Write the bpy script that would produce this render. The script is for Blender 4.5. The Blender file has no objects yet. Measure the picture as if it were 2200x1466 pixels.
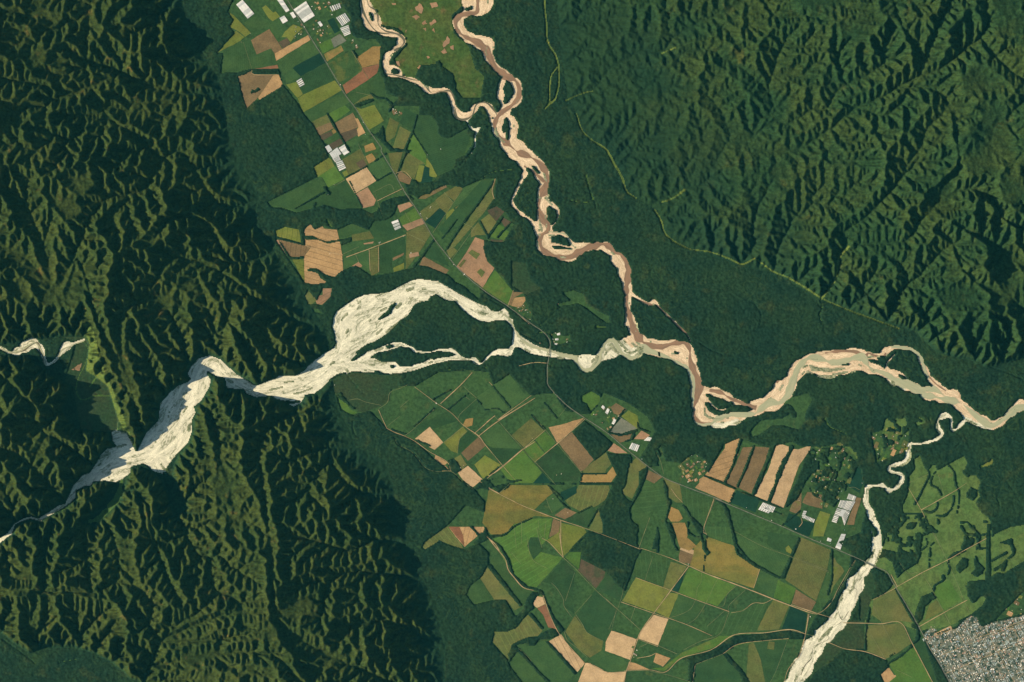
import bpy, math, random
import numpy as np
R = math.radians
sc = bpy.context.scene
# ================================================================ camera, sky, sun, exposure
# one Blender unit is one survey unit (about 20 m on the ground); x runs right, y up the picture
CAM_H = 8000.0
cam = bpy.data.cameras.new('camera'); co = bpy.data.objects.new('camera', cam); sc.collection.objects.link(co)
co.location = (1100, -733, CAM_H); co.rotation_euler = (0, 0, 0)
cam.sensor_width = 36; cam.lens = 36*CAM_H/2200; cam.clip_start = 10; cam.clip_end = 60000
sc.camera = co
HAZE = 3.3e-6
SUN_EL, SUN_ROT = R(22), R(264)            # low light from the left of the picture
w = bpy.data.worlds.new('World'); sc.world = w; w.use_nodes = True
nt = w.node_tree; bg = nt.nodes['Background']; sk = nt.nodes.new('ShaderNodeTexSky')
sk.sky_type = 'NISHITA'; sk.sun_disc = False; sk.sun_elevation = SUN_EL; sk.sun_rotation = SUN_ROT; sk.altitude = 400
nt.links.new(sk.outputs[0], bg.inputs[0]); bg.inputs[1].default_value = 0.052
sl = bpy.data.lights.new('sun', 'SUN'); sl.energy = 4.6; sl.angle = R(.5); sl.color = (1, .86, .66)
so = bpy.data.objects.new('sun', sl); sc.collection.objects.link(so)
from mathutils import Vector
sv = Vector((math.sin(SUN_ROT)*math.cos(SUN_EL), math.cos(SUN_ROT)*math.cos(SUN_EL), math.sin(SUN_EL)))
so.rotation_euler = sv.to_track_quat('Z', 'Y').to_euler(); so.location = (0, -733, 600)
sc.view_settings.view_transform = 'Standard'; sc.view_settings.look = 'None'
sc.view_settings.exposure = 1.25; sc.view_settings.gamma = 1

# ---------------------------------------------------------------- tracing helpers
CROP = dict(A=(400,0,4.39), B=(400,300,4.39), C=(700,0,4.39), D=(800,300,4.39), F=(0,600,2.444),
            G=(550,550,4.188), H=(950,550,4.188), I=(1400,650,4.188), J=(650,780,4.39), K=(1050,850,4.39),
            L=(1450,900,4.39), M=(850,1132,4.39), N=(1300,1132,4.39), O=(1700,1132,4.39), Q=(1750,650,4.887),
            R=(1750,880,4.887), S=(1100,0,2.0), T=(0,0,2.094), U=(300,866,2.443), V=(1700,300,3.664),
            X=(1300,100,4.39), Y=(1800,0,3.665), Z=(0,1000,3.146), P=(0,0,1.0))

def trace(s, n=2):
    """'A 10,20 30,40 B 5,6' -> array of survey points (n = 2) or points with a width (n = 3)"""
    out = []; ox, oy, k = 0, 0, 1.0
    for t in s.split():
        if t in CROP: ox, oy, k = CROP[t]; continue
        v = [float(q) for q in t.split(',')]
        p = [ox + v[0]/k, oy + v[1]/k]
        if n == 3: p.append(v[2]/k if len(v) > 2 else out[-1][2])
        out.append(p)
    return np.array(out)

def smooth(p, step=4.0, closed=False):
    """Catmull-Rom through the points"""
    p = np.asarray(p, float)
    if closed: q = np.vstack([p[-1], p, p[0], p[1]])
    else: q = np.vstack([2*p[0]-p[1], p, 2*p[-1]-p[-2]])
    out = []
    for i in range(1, len(q)-2):
        a, b, c, d = q[i-1], q[i], q[i+1], q[i+2]
        m = max(1, int(np.hypot(*(c-b)[:2])/step))
        for t in np.arange(m)/m:
            out.append(.5*((2*b)+(c-a)*t+(2*a-5*b+4*c-d)*t*t+(3*b-a-3*c+d)*t**3))
    if not closed: out.append(q[-2])
    return np.array(out)

# ---------------------------------------------------------------- grid
G = 2.0
X0, Y0, X1, Y1 = -160, -160, 2360, 1626
NX, NY = int((X1-X0)/G)+1, int((Y1-Y0)/G)+1
def gx(x): return (x-X0)/G
def gy(y): return (y-Y0)/G

def fill(poly, m=None, val=True, shape=None):
    """even-odd scanline fill of a polygon in survey coordinates"""
    if m is None: m = np.zeros((NY, NX), bool)
    px, py = gx(poly[:,0]), gy(poly[:,1])
    qx, qy = np.roll(px,-1), np.roll(py,-1)
    for r in range(max(0,int(np.ceil(py.min()))), min(NY-1,int(py.max()))+1):
        c = ((py <= r) & (qy > r)) | ((qy <= r) & (py > r))
        if not c.any(): continue
        xs = np.sort(px[c] + (r-py[c])/(qy[c]-py[c])*(qx[c]-px[c]))
        for a, b in zip(xs[0::2], xs[1::2]):
            a = max(0,int(np.ceil(a))); b = min(NX-1,int(np.floor(b)))
            if b >= a: m[r,a:b+1] = val
    return m

def stroke(pts, m, val=True, wmul=1.0, pad=0.0, wob=0.0, seed=0):
    """thick polyline; pts = x,y,width"""
    p = smooth(pts, 1.5)
    w = p[:,2]
    if wob:
        r = np.random.RandomState(seed); n = len(p)
        t = np.convolve(r.randn(n+60), np.hanning(14)/3, 'same')[30:30+n]
        w = w*(1+wob*np.clip(t,-1.5,1.5))
    for (x, y), ww in zip(p[:,:2], w):
        R = max(ww*wmul/2+pad, .8)/G
        cx, cy = gx(x), gy(y)
        a0, a1 = max(0,int(cx-R)), min(NX-1,int(cx+R)+1)
        b0, b1 = max(0,int(cy-R)), min(NY-1,int(cy+R)+1)
        if a1 < a0 or b1 < b0: continue
        yy, xx = np.ogrid[b0:b1+1, a0:a1+1]
        k = (xx-cx)**2+(yy-cy)**2 <= R*R
        m[b0:b1+1, a0:a1+1][k] = val
    return m

def blur(a, r):
    k = np.hanning(2*r+3)[1:-1]; k /= k.sum()
    a = np.apply_along_axis(lambda v: np.convolve(np.pad(v, r, 'edge'), k, 'valid'), 0, a)
    return np.apply_along_axis(lambda v: np.convolve(np.pad(v, r, 'edge'), k, 'valid'), 1, a)

def resize(a, ny, nx):
    y = np.linspace(0, a.shape[0]-1, ny); x = np.linspace(0, a.shape[1]-1, nx)
    y0 = np.minimum(y.astype(int), a.shape[0]-2); x0 = np.minimum(x.astype(int), a.shape[1]-2)
    fy = (y-y0)[:,None]; fx = (x-x0)[None,:]
    return ((a[y0][:,x0]*(1-fx)+a[y0][:,x0+1]*fx)*(1-fy)+(a[y0+1][:,x0]*(1-fx)+a[y0+1][:,x0+1]*fx)*fy)

def vnoise(ny, nx, cell, seed):
    r = np.random.RandomState(seed)
    return resize(r.rand(int(ny/cell)+3, int(nx/cell)+3)*2-1, ny, nx)

def fbm(cell, seed, octv=4, gain=.5, ny=None, nx=None):
    ny = ny or NY; nx = nx or NX
    s = np.zeros((ny, nx)); a = 1.0
    for o in range(octv):
        if cell < 1.3: break
        s += a*vnoise(ny, nx, cell, seed+o*7); cell *= .5; a *= gain
    return s

R_ = math.radians
AN = 3.0; MW, ME = .60, .50; KW, KE = .125, .22
HW, HE = 1.08, 2.15      # relief scale
# ---------------------------------------------------------------- outlines
WEST_EDGE = trace('P -200,-200 385,-200 392,0 400,40 425,110 468,165 478,200 482,260 500,320 538,380 556,425 545,480 585,540 640,600 660,650 690,690 712,740 '
                  'G 705,790 620,868 540,925 480,975 430,1028 345,1080 290,1072 200,1078 100,1122 0,1163 '
                  'F 1240,493 1160,418 1100,396 1040,413 1000,458 980,500 1000,525 980,540 930,560 895,590 840,650 830,740 770,800 735,870 718,912 700,880 665,803 615,800 622,740 592,640 565,560 500,510 450,480 462,400 470,340 440,300 300,300 180,320 100,330 0,340 P -200,745 '
                  'P -200,765 F 0,400 150,400 230,470 380,560 330,690 400,780 480,790 580,800 583,850 606,878 560,888 530,918 500,968 470,1013 430,1028 385,1078 362,1128 340,1176 300,1188 250,1223 200,1252 165,1242 130,1250 75,1277 40,1328 0,1352 P -200,1190 '
                  'P -200,1210 F 0,1392 30,1367 65,1342 80,1292 110,1277 160,1262 205,1274 270,1242 340,1207 350,1192 400,1152 400,1112 440,1092 480,1087 490,1067 550,1062 600,1072 '
                  'Z 700,240 590,380 640,410 800,250 850,100 F 690,990 730,985 800,1015 860,1060 930,1240 980,1200 900,1020 935,925 993,862 1013,800 1013,740 1033,700 1023,670 1062,640 1102,570 1112,530 1130,512 1180,522 1190,577 1280,582 1290,602 1344,627 '
                  'G 0,1277 60,1272 130,1262 180,1292 260,1312 300,1342 340,1362 400,1332 430,1292 445,1252 520,1247 600,1192 640,1152 680,1120 U 1040,20 1110,150 1130,230 1290,300 1330,430 1340,600 1450,740 1420,850 1500,950 1560,1050 1640,1180 1600,1300 1600,1466 P 955,1700 '
                  'P 330,1700 Z 950,1466 880,1440 760,1330 640,1270 500,1230 300,1230 200,1270 100,1200 0,1120 P -200,1340')
# the west hills are everything left of this line except the low ground listed here
EAST_EDGE = trace('P 1150,-200 1195,0 1205,110 1218,210 1240,245 1272,300 1305,322 1335,390 1372,430 1412,450 1430,505 1483,533 1515,547 1592,570 1620,578 1662,585 1760,642 1875,683 1965,711 2012,756 2036,765 2088,773 2118,789 2139,785 2200,769 2600,700 2600,-200')
EAST_CH = ['P 1372,430 S 600,878 660,850 740,815 830,785 870,700 930,612 X 1060,980 1180,900 1350,880 1400,800 1450,690 1590,620 1530,430 1600,170 1640,40',
           'X 1180,890 1140,740 1090,620 980,480 960,380', 'X 1400,850 1560,725 1750,722 1950,602 2080,580 2195,420 Y 170,630 250,590 350,510',
           'X 1320,950 1500,990 1750,995 1930,910 2100,800 Y 100,880 330,780 470,690 600,620 640,530 600,400 500,250 430,60 P 1910,-80',
           'Y 600,620 780,560 950,420 1090,310 1150,200 1130,50 P 2120,-80', 'Y 640,530 790,180 900,-40',
           'S 230,432 350,390 400,320 470,270 540,230 640,225 700,160 800,100 940,40 1040,-40',
           'V 230,1250 340,1100 370,930 420,830 420,740 560,630 700,480 850,310 960,190 Y 500,1340 620,1180 670,1050 820,880 800,760 640,700 400,720',
           'V 500,830 880,800 1000,650 1100,540 1210,380 Y 840,1440 930,1340 900,1150 890,960 840,830', 'V 770,1400 820,1240 900,1140 860,1000 700,880',
           'V 760,1430 690,1340 560,1180 430,1020', 'V 1640,1380 1620,1230 1500,1160 1350,1050 1250,830 1130,700', 'V 1640,1100 1700,940 1480,790 1250,660',
           'V 1700,940 1832,1000 P 2300,600', 'V 1832,710 1660,640 1500,430 1300,400', 'V 1832,570 1700,400 1680,350 1700,220 1760,130 Y 1390,1200 1370,1100 1310,960 1430,800 1466,760',
           'Y 1466,680 1300,560 1110,360 1090,310', 'P 2045,765 Q 1340,500 1290,380 1180,180 1000,0', 'V 1600,1390 1700,1466 P 2150,775',
           'S 980,1140 1030,1060 1040,930 1130,740 1120,650', 'S 1120,1170 1150,1060 1200,950', 'S 700,240 860,230 1100,400 1100,520', 'Y 620,600 400,900 200,880 0,800']
WEST_CH = ['P 478,165 480,205 458,203 392,203 305,180 245,148 205,140', 'P -100,170 0,173 110,190 125,215 250,170', 'P 560,430 470,440 395,330 350,340 290,290 235,250 190,150 200,0 210,-100',
           'P 350,340 310,410 220,440 160,560 120,620 95,520 40,420 -60,400', 'P 585,545 500,560 440,480 380,470 330,520', 'P 700,700 640,690 560,650 500,600 420,560 370,560 330,620',
           'P 500,655 470,720 430,600', 'P 410,790 380,700 330,640 260,700 300,900', 'P 150,700 130,640 60,560 -20,520', 'P 300,900 255,780 215,690 175,560 150,640',
           'P 0,800 60,860 90,920 150,960 200,1000', 'P 100,940 60,1040 130,1050', 'P 150,1090 60,990 0,960 -80,940',
           'P 450,880 475,960 500,1060 470,960', 'P 690,880 600,900 560,960 575,1100 590,1200 600,1330 700,1400 850,1466 950,1500', 'P 755,960 690,965 620,990', 'P 845,1060 780,1060 720,1010 700,930',
           'P 880,1170 800,1160 750,1180 640,1150', 'P 910,1250 820,1230 720,1240 690,1330', 'P 950,1400 860,1340 760,1340 720,1400 640,1500',
           'P 350,1035 375,1100 400,1140 U 300,790 370,810 380,900 400,970 480,1010 540,1050 540,1150 590,1170 680,1190 690,1290 780,1370 860,1470',
           'P 203,1271 100,1268 0,1267 -100,1260', 'P 203,1271 270,1250 330,1290 325,1340 345,1375 310,1466 300,1560', 'P 327,1359 420,1320 480,1260', 'P 345,1375 450,1330 530,1310',
           'P 355,1380 480,1370 570,1350', 'P 370,1420 500,1400 600,1400', 'P 180,1120 190,1200 200,1270', 'P 240,1140 260,1200 250,1260', 'P 130,1090 100,1180 100,1268', 'P 395,1300 340,1180 320,1080',
           'P 400,1150 330,1160 300,1060', 'P 690,800 600,760 560,700', 'P 560,820 530,740 500,700', 'P 480,770 440,700', 'P 370,870 330,800 310,740']

# ---------------------------------------------------------------- river erosion of the uplands (stream-power law, implicit)
def flow(z, fixed):
    ny, nx = z.shape; n = ny*nx
    best = np.zeros((ny, nx)); rec = np.arange(n).reshape(ny, nx).copy(); idx = rec.copy()
    dd = np.ones((ny, nx))
    for dy in (-1,0,1):
        for dx in (-1,0,1):
            if dx == 0 and dy == 0: continue
            L = math.hypot(dx, dy)
            ys = slice(max(0,-dy), ny-max(0,dy)); xs = slice(max(0,-dx), nx-max(0,dx))
            yn = slice(max(0,dy), ny-max(0,-dy)); xn = slice(max(0,dx), nx-max(0,-dx))
            s = (z[ys,xs]-z[yn,xn])/L
            b = s > best[ys,xs]
            best[ys,xs] = np.where(b, s, best[ys,xs]); rec[ys,xs] = np.where(b, idx[yn,xn], rec[ys,xs]); dd[ys,xs] = np.where(b, L, dd[ys,xs])
    rec[fixed] = idx[fixed]
    return rec.ravel(), dd.ravel()

def erode(z, U, K, fixed, base, dx, steps, dt, diff, mexp):
    fixed = fixed.copy()
    ny, nx = z.shape; z = z.copy(); z[fixed] = base[fixed]
    for it in range(steps):
        z = np.where(fixed, base, z+U*dt)
        rec, dd = flow(z, fixed)
        zz = z.ravel(); n = zz.size
        dep = (rec != np.arange(n)).astype(np.int32); p = rec.copy()
        for _ in range(13):
            dep = dep+dep[p]; p = p[p]
        order = np.argsort(dep, kind='stable'); cnt = np.bincount(dep[order]); off = np.concatenate([[0], np.cumsum(cnt)])
        A = np.full(n, dx*dx)
        for L in range(len(cnt)-1, 0, -1):
            k = order[off[L]:off[L+1]]
            np.add.at(A, rec[k], A[k])
        f = K.ravel()*dt*A**mexp.ravel()/(dd*dx)
        for L in range(1, len(cnt)):
            k = order[off[L]:off[L+1]]
            zz[k] = (zz[k]+f[k]*zz[rec[k]])/(1+f[k])
        z = zz.reshape(ny, nx)
        lap = np.zeros_like(z)
        lap[1:-1,1:-1] = z[:-2,1:-1]+z[2:,1:-1]+z[1:-1,:-2]+z[1:-1,2:]-4*z[1:-1,1:-1]
        z = z+min(.2, diff*dt/dx/dx)*lap
        z[fixed] = base[fixed]
    return z

def grainy(ny, nx, k, cross, along, ang, seed):
    # noise drawn out along one direction (the strike of the rock beds)
    yy, xx = np.mgrid[0:ny, 0:nx]*k*G*1.0
    c, s_ = math.cos(ang), math.sin(ang); a = (xx*c+yy*s_)/along; b = (-xx*s_+yy*c)/cross
    a = a-a.min(); b = b-b.min(); r = np.random.RandomState(seed).rand(int(b.max())+3, int(a.max())+3)*2-1
    ia, ib = a.astype(int), b.astype(int); fa, fb = a-ia, b-ib; fa = fa*fa*(3-2*fa); fb = fb*fb*(3-2*fb)
    return (r[ib,ia]*(1-fa)+r[ib,ia+1]*fa)*(1-fb)+(r[ib+1,ia]*(1-fa)+r[ib+1,ia+1]*fa)*fb

def uplands():
    west = fill(WEST_EDGE); east = fill(EAST_EDGE)
    hill = west | east
    d = blur(hill.astype(float), 24)
    # relief: high and steep in the west, falling to the mountain front, low in the north-east tableland
    yy, xx = np.mgrid[0:NY, 0:NX]; sx = X0+xx*G; sy = Y0+yy*G
    dist_e = (sx-1230)*.75-(sy-250)*.45           # distance in from the western rim of the tableland
    front = blur(fill(trace('P -300,-300 400,-300 400,40 468,165 500,320 556,425 585,540 660,650 712,740 720,900 762,960 845,1042 848,1111 893,1169 881,1214 971,1349 955,1398 955,1800 -300,1800')).astype(float), 84)
    front = np.clip(front+.10*fbm(60, 15, 3)*(front < .95), 0, 1)
    fr = np.clip((front-.5)*2, 0, 1)
    w_amt = .05+.95*fr**1.3
    e_amt = np.clip(.075+(np.clip(dist_e, 0, None)/1000.0)*.82, .03, .5)
    e_amt = np.where(sy > 430, np.maximum(e_amt, np.clip((sx-1440)/900, .05, .55)), e_amt)
    U = np.where(west, w_amt, np.where(east, e_amt, 0))
    U = blur(U, 5)*hill
    U *= 1+.3*fbm(70, 5, 3)
    ch = np.zeros((NY, NX), bool); base = np.zeros((NY, NX))
    ys, xs = [], []
    for s, sl in [(c, .035) for c in EAST_CH]+[(c, .030) for c in WEST_CH]:
        p = smooth(trace(s), 1.5); seg = np.r_[0, np.cumsum(np.hypot(*np.diff(p[:,:2], axis=0).T))]
        r = np.random.RandomState(len(s)); nn = len(p)
        wob = np.convolve(r.randn(nn+80), np.hanning(18)/2.2, 'same')[40:40+nn]; wob2 = np.convolve(r.randn(nn+80), np.hanning(18)/2.2, 'same')[40:40+nn]
        for (x, y) in zip(p[:,0]+wob, p[:,1]+wob2):
            i, j = int(round(gy(y))), int(round(gx(x)))
            if 0 <= i < NY and 0 <= j < NX: ch[i,j] = True
    # ground off the mapped hills stays at base level; mapped channels are easy to cut
    z = None; out = None
    for lev, (k, steps, dt, diff) in enumerate([(4, 420, 3.0, .16), (2, 60, 2.0, .22), (1, 20, 1.2, .30)]):
        ny, nx = NY//k, NX//k
        sub = lambda a: a[:ny*k:k, :nx*k:k]
        h = sub(hill); f = ~h; u = sub(U); KK = np.where(west[:ny*k:k,:nx*k:k], KW, KE)
        cc = ch[:ny*k,:nx*k].reshape(ny,k,nx,k).any((1,3)) & h
        KK = np.where(cc, KK*3, KK)
        KK = KK*(1+.35*fbm(30/k, 77, 2, .5, ny, nx))
        if z is None:
            r = np.random.RandomState(3)
            z = r.rand(ny, nx)*.6+sub(d)*2.0+ .8*fbm(24/k*2, 9, 3, .6, ny, nx)
            z = z+AN*grainy(ny, nx, k, 17, 80, R_(70), 5)+AN*.6*grainy(ny, nx, k, 9, 50, R_(72), 6)
            z = z-cc*3+5
        else: z = resize(z, ny, nx)+np.random.RandomState(4+lev).rand(ny, nx)*.25
        z = erode(z, u, KK, f, np.zeros((ny, nx)), G*k, steps, dt, diff, np.where(west[:ny*k:k,:nx*k:k], MW, ME))
    zf = np.zeros((NY, NX)); zf[:z.shape[0],:z.shape[1]] = z
    zf[z.shape[0]:] = zf[z.shape[0]-1]; zf[:,z.shape[1]:] = zf[:,z.shape[1]-1:z.shape[1]]
    zf *= np.where(west, HW, HE)
    return zf, west, east
# ---------------------------------------------------------------- land cover outlines
FARM = ['H 1080,330 1180,305 1270,340 1300,430 1420,500 1500,540 1515,600 1480,610 1380,540 1290,470 1220,430 1130,450 1040,455 1030,430 1150,400 1110,360',
        'A 485,715 540,708 600,670 640,698 875,700 908,790 900,822 690,948 640,962 570,1028 545,950 520,860',
        'A 440,-60 440,0 390,110 445,190 410,250 450,315 290,500 352,510 325,650 325,695 480,690 600,655 870,655 910,800 1050,975 1110,1080 1190,1170 1310,1370 B 1310,70 1340,170 1198,260 1238,350 760,590 800,640 900,650 1040,695 1190,655 1300,620 1450,662 1640,650 1740,705 1800,680 1850,590 1980,545 2010,570 1960,700 1770,765 1720,850 1560,790 1420,850 1290,810 1210,850 1170,790 1105,850 930,820 840,860 850,960 970,1135 1110,1350 1200,1370 1330,1350 1470,1240 1600,1190 1750,1290 1950,1260 2060,1230 D 380,1215 440,1190 520,1200 700,1275 800,1330 900,1400 1000,1466 1010,1340 1320,1420 1240,1300 1150,1215 1080,1150 1050,1030 1060,950 1110,965 1240,970 1340,800 1245,680 1170,625 1080,660 1150,560 1175,360 1030,370 850,450 700,420 440,540 370,430 580,400 640,340 750,290 790,190 880,150 940,60 970,0 C 1330,1260 1340,1200 1200,1280 1090,1270 1060,1180 1000,1090 860,1080 740,1010 625,1000 700,920 580,880 545,760 500,680 520,430 470,360 390,370 250,330 240,160 130,0 130,-60',
        'A 1940,1000 2200,1000 2200,1466 1900,1466 1880,1290', 'G 410,400 470,300 545,400 600,290 690,285 670,370 600,445 420,440', 'G 325,500 560,470 610,530 480,500',
        'H 0,60 120,190 300,290 350,300 590,450 700,530 800,590 800,510 750,390 735,325 640,318 475,130 470,100 380,0 0,0', 'H 40,140 130,170 200,200 280,270 350,310 330,400 200,280 120,240 30,150',
        'P 724,852 732,880 757,893 795,884 832,921 862,935 892,948 930,985 967,1012 1018,1050 1042,1080 1040,1100 1000,1085 960,1130 912,1165 905,1178 915,1181 940,1165 960,1170 998,1181 1030,1168 1050,1188 1050,1210 1034,1240 1010,1258 1002,1278 1018,1300 1062,1290 1087,1290 1105,1322 1123,1330 1107,1350 1085,1358 1062,1358 1057,1382 1092,1420 1096,1432 1125,1470 1170,1520 1690,1520 1700,1440 1735,1360 1750,1330 1790,1280 1822,1235 1830,1185 1800,1165 1850,1145 1862,1080 1855,1040 1850,1010 1830,990 1780,980 1745,958 1725,960 1700,948 1650,962 1590,940 1555,955 1522,1015 1500,1000 1430,990 1415,940 1392,895 1350,865 1295,842 1285,865 1300,885 1255,890 1215,882 1190,845 1165,845 1140,850 1095,803 1060,826 1050,800 1010,795 940,800 890,830 845,830 830,855 760,880',
        'I 880,1170 960,1060 1180,1040 1150,960 1200,870 1400,810 1450,870 1420,930 1390,1000 1390,1070 1320,1150 1180,1110 1090,1110 960,1200 900,1210', 'H 1250,1260 1340,1215 1420,1260 1420,1310 1370,1370 1330,1400 1300,1330 1250,1310',
        'O 1230,990 1340,940 1370,1010 1560,940 1600,900 700,700 650,900 690,1170 890,1250 920,1320 840,1390 880,1520 1390,1520', 'O 60,560 460,330 560,360 470,530 390,680 200,820 40,740']
PASTURE = ['C 330,-60 350,60 480,90 520,240 680,270 760,360 760,430 640,560 720,700 830,760 900,620 1060,610 1200,700 1230,850 1290,930 1460,930 1500,720 1410,640 1350,440 1210,310 1190,150 1290,60 1310,-60']
BRIGHT = ['R 1040,520 1110,478 1150,590 1190,640 1230,580 1270,575 1290,635 1570,480 1610,560 1580,640 1600,690 1700,690 1750,760 1720,850 1745,920 1690,980 1760,1080 1830,1130 1860,1200 1860,1466 1100,1500 1150,1280 1250,1290 1100,1220 930,1110 925,1000 980,870 990,700 1050,620',
          'O 820,300 880,280 950,330 1000,480 1060,420 1190,340 1240,210 1230,80 1330,40 1500,-20 1850,-20 1840,500 1660,520 1660,640 1720,720 1800,640 1840,680 1810,740 1700,830 1500,930 1220,985 760,830 690,900 700,700 870,640 960,540 940,470 780,380', 'O 1890,100 1950,50 2060,0 2300,-40 2300,330 2195,330 2060,410 2000,450 1950,430 1880,480 1870,300',
          'R 1880,1310 2020,1250 2060,1290 2195,1340 2195,1466 1870,1466', 'R 640,560 740,400 700,250 760,40 860,60 960,90 940,160 1000,120 1190,90 1220,130 1000,190 990,280 900,290 840,380 700,400']
SCRUB = ['J 250,160 380,100 560,90 760,110 930,120 900,230 830,250 820,350 740,400 560,470 440,390 360,280 300,290', 'O 500,890 650,880 640,620 700,430 760,420 790,560 740,720 680,920 690,1150 500,1160 200,1400 160,1466 180,1340 260,1180 350,1060', 'F 440,760 600,690 620,760 560,800 430,830', 'S 0,1120 60,1130 80,1200 130,1240 60,1270 0,1230',
         'H 700,690 760,700 900,800 700,700']
MEADOW_SUN_LINES = ['S 140,-60,3 138,20,3 145,100,3 152,180,3 190,250,4 200,340,3 185,420,4 160,445,4 140,465,2', 'S 190,290,2 165,330,2 160,400,2 158,440,2', 'S 275,490,3 300,560,3 340,600,4 400,640,4 430,690,5 470,760,5 490,820,4 530,850,3',
                'S 610,900,4 640,950,5 655,1000,4 700,1040,3 760,1070,2', 'S 760,1070,2 850,1082,3 930,1110,3 985,1134,3 1040,1110,2', 'S 1050,1115,2 1120,1165,4 1200,1200,3 1330,1282,4', 'S 1330,1282,2 1440,1330,3 1560,1375,3 1660,1410,2', 'S 1330,1280,4 1385,1200,6 1400,1110,6 1440,1060,4', 'S 230,430,2 300,400,2 345,390,2', 'F 450,240,8 480,290,22 500,360,26 520,440,30 570,520,30 600,600,24 620,680,20 650,760,22 680,830,18 705,890,10',  # besides grass, strips here paint the sunlit scarp and ridge face pale
                'F 470,560,8 520,500,14 570,530,12', 'F 440,330,4 465,380,5 440,450,4 405,530,4 400,590,4 430,632,5 500,610,6 575,610,5', 'F 590,640,4 625,740,5 615,790,5', 'U 250,670,4 290,740,6 330,800,10 370,830,6', 'U 400,880,16 430,950,22 480,990,12', 'U 550,1070,14 570,1140,12 680,1190,6',
                'H 1390,640,18 1470,640,14', 'H 190,570,10 250,590,20 330,610,12', 'R 110,100,20 150,170,18 220,210,14 330,250,10',
                'Z 20,1180,3 150,1270,3 240,1340,3', 'Z 400,1330,4 520,1310,3', 'R 1750,600,24 1850,560,40 1860,520,10', 'Q 1850,680,4 2000,730,5 2100,770,6 2190,810,4', 'B 1330,760,16 1370,820,20', 'F 330,1210,10 480,1270,20 600,1180,36 640,1060,14', 'I 1500,20,2 1530,60,2 1510,110,2 1550,200,2 1550,260,2', 'I 940,30,2 985,110,3 975,200,2',
                'H 870,690,4 960,690,4', 'H 1080,1000,3 950,990,3', 'J 310,295,3 380,310,3', 'R 900,300,18 980,420,10', 'C 1290,870,40 1380,860,50 1430,900,30', 'S 640,230,3 700,205,3', 'S 740,815,6 690,850,5 640,868,4', 'V 230,1270,3 245,1330,3 225,1390,3 240,1450,3']
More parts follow.
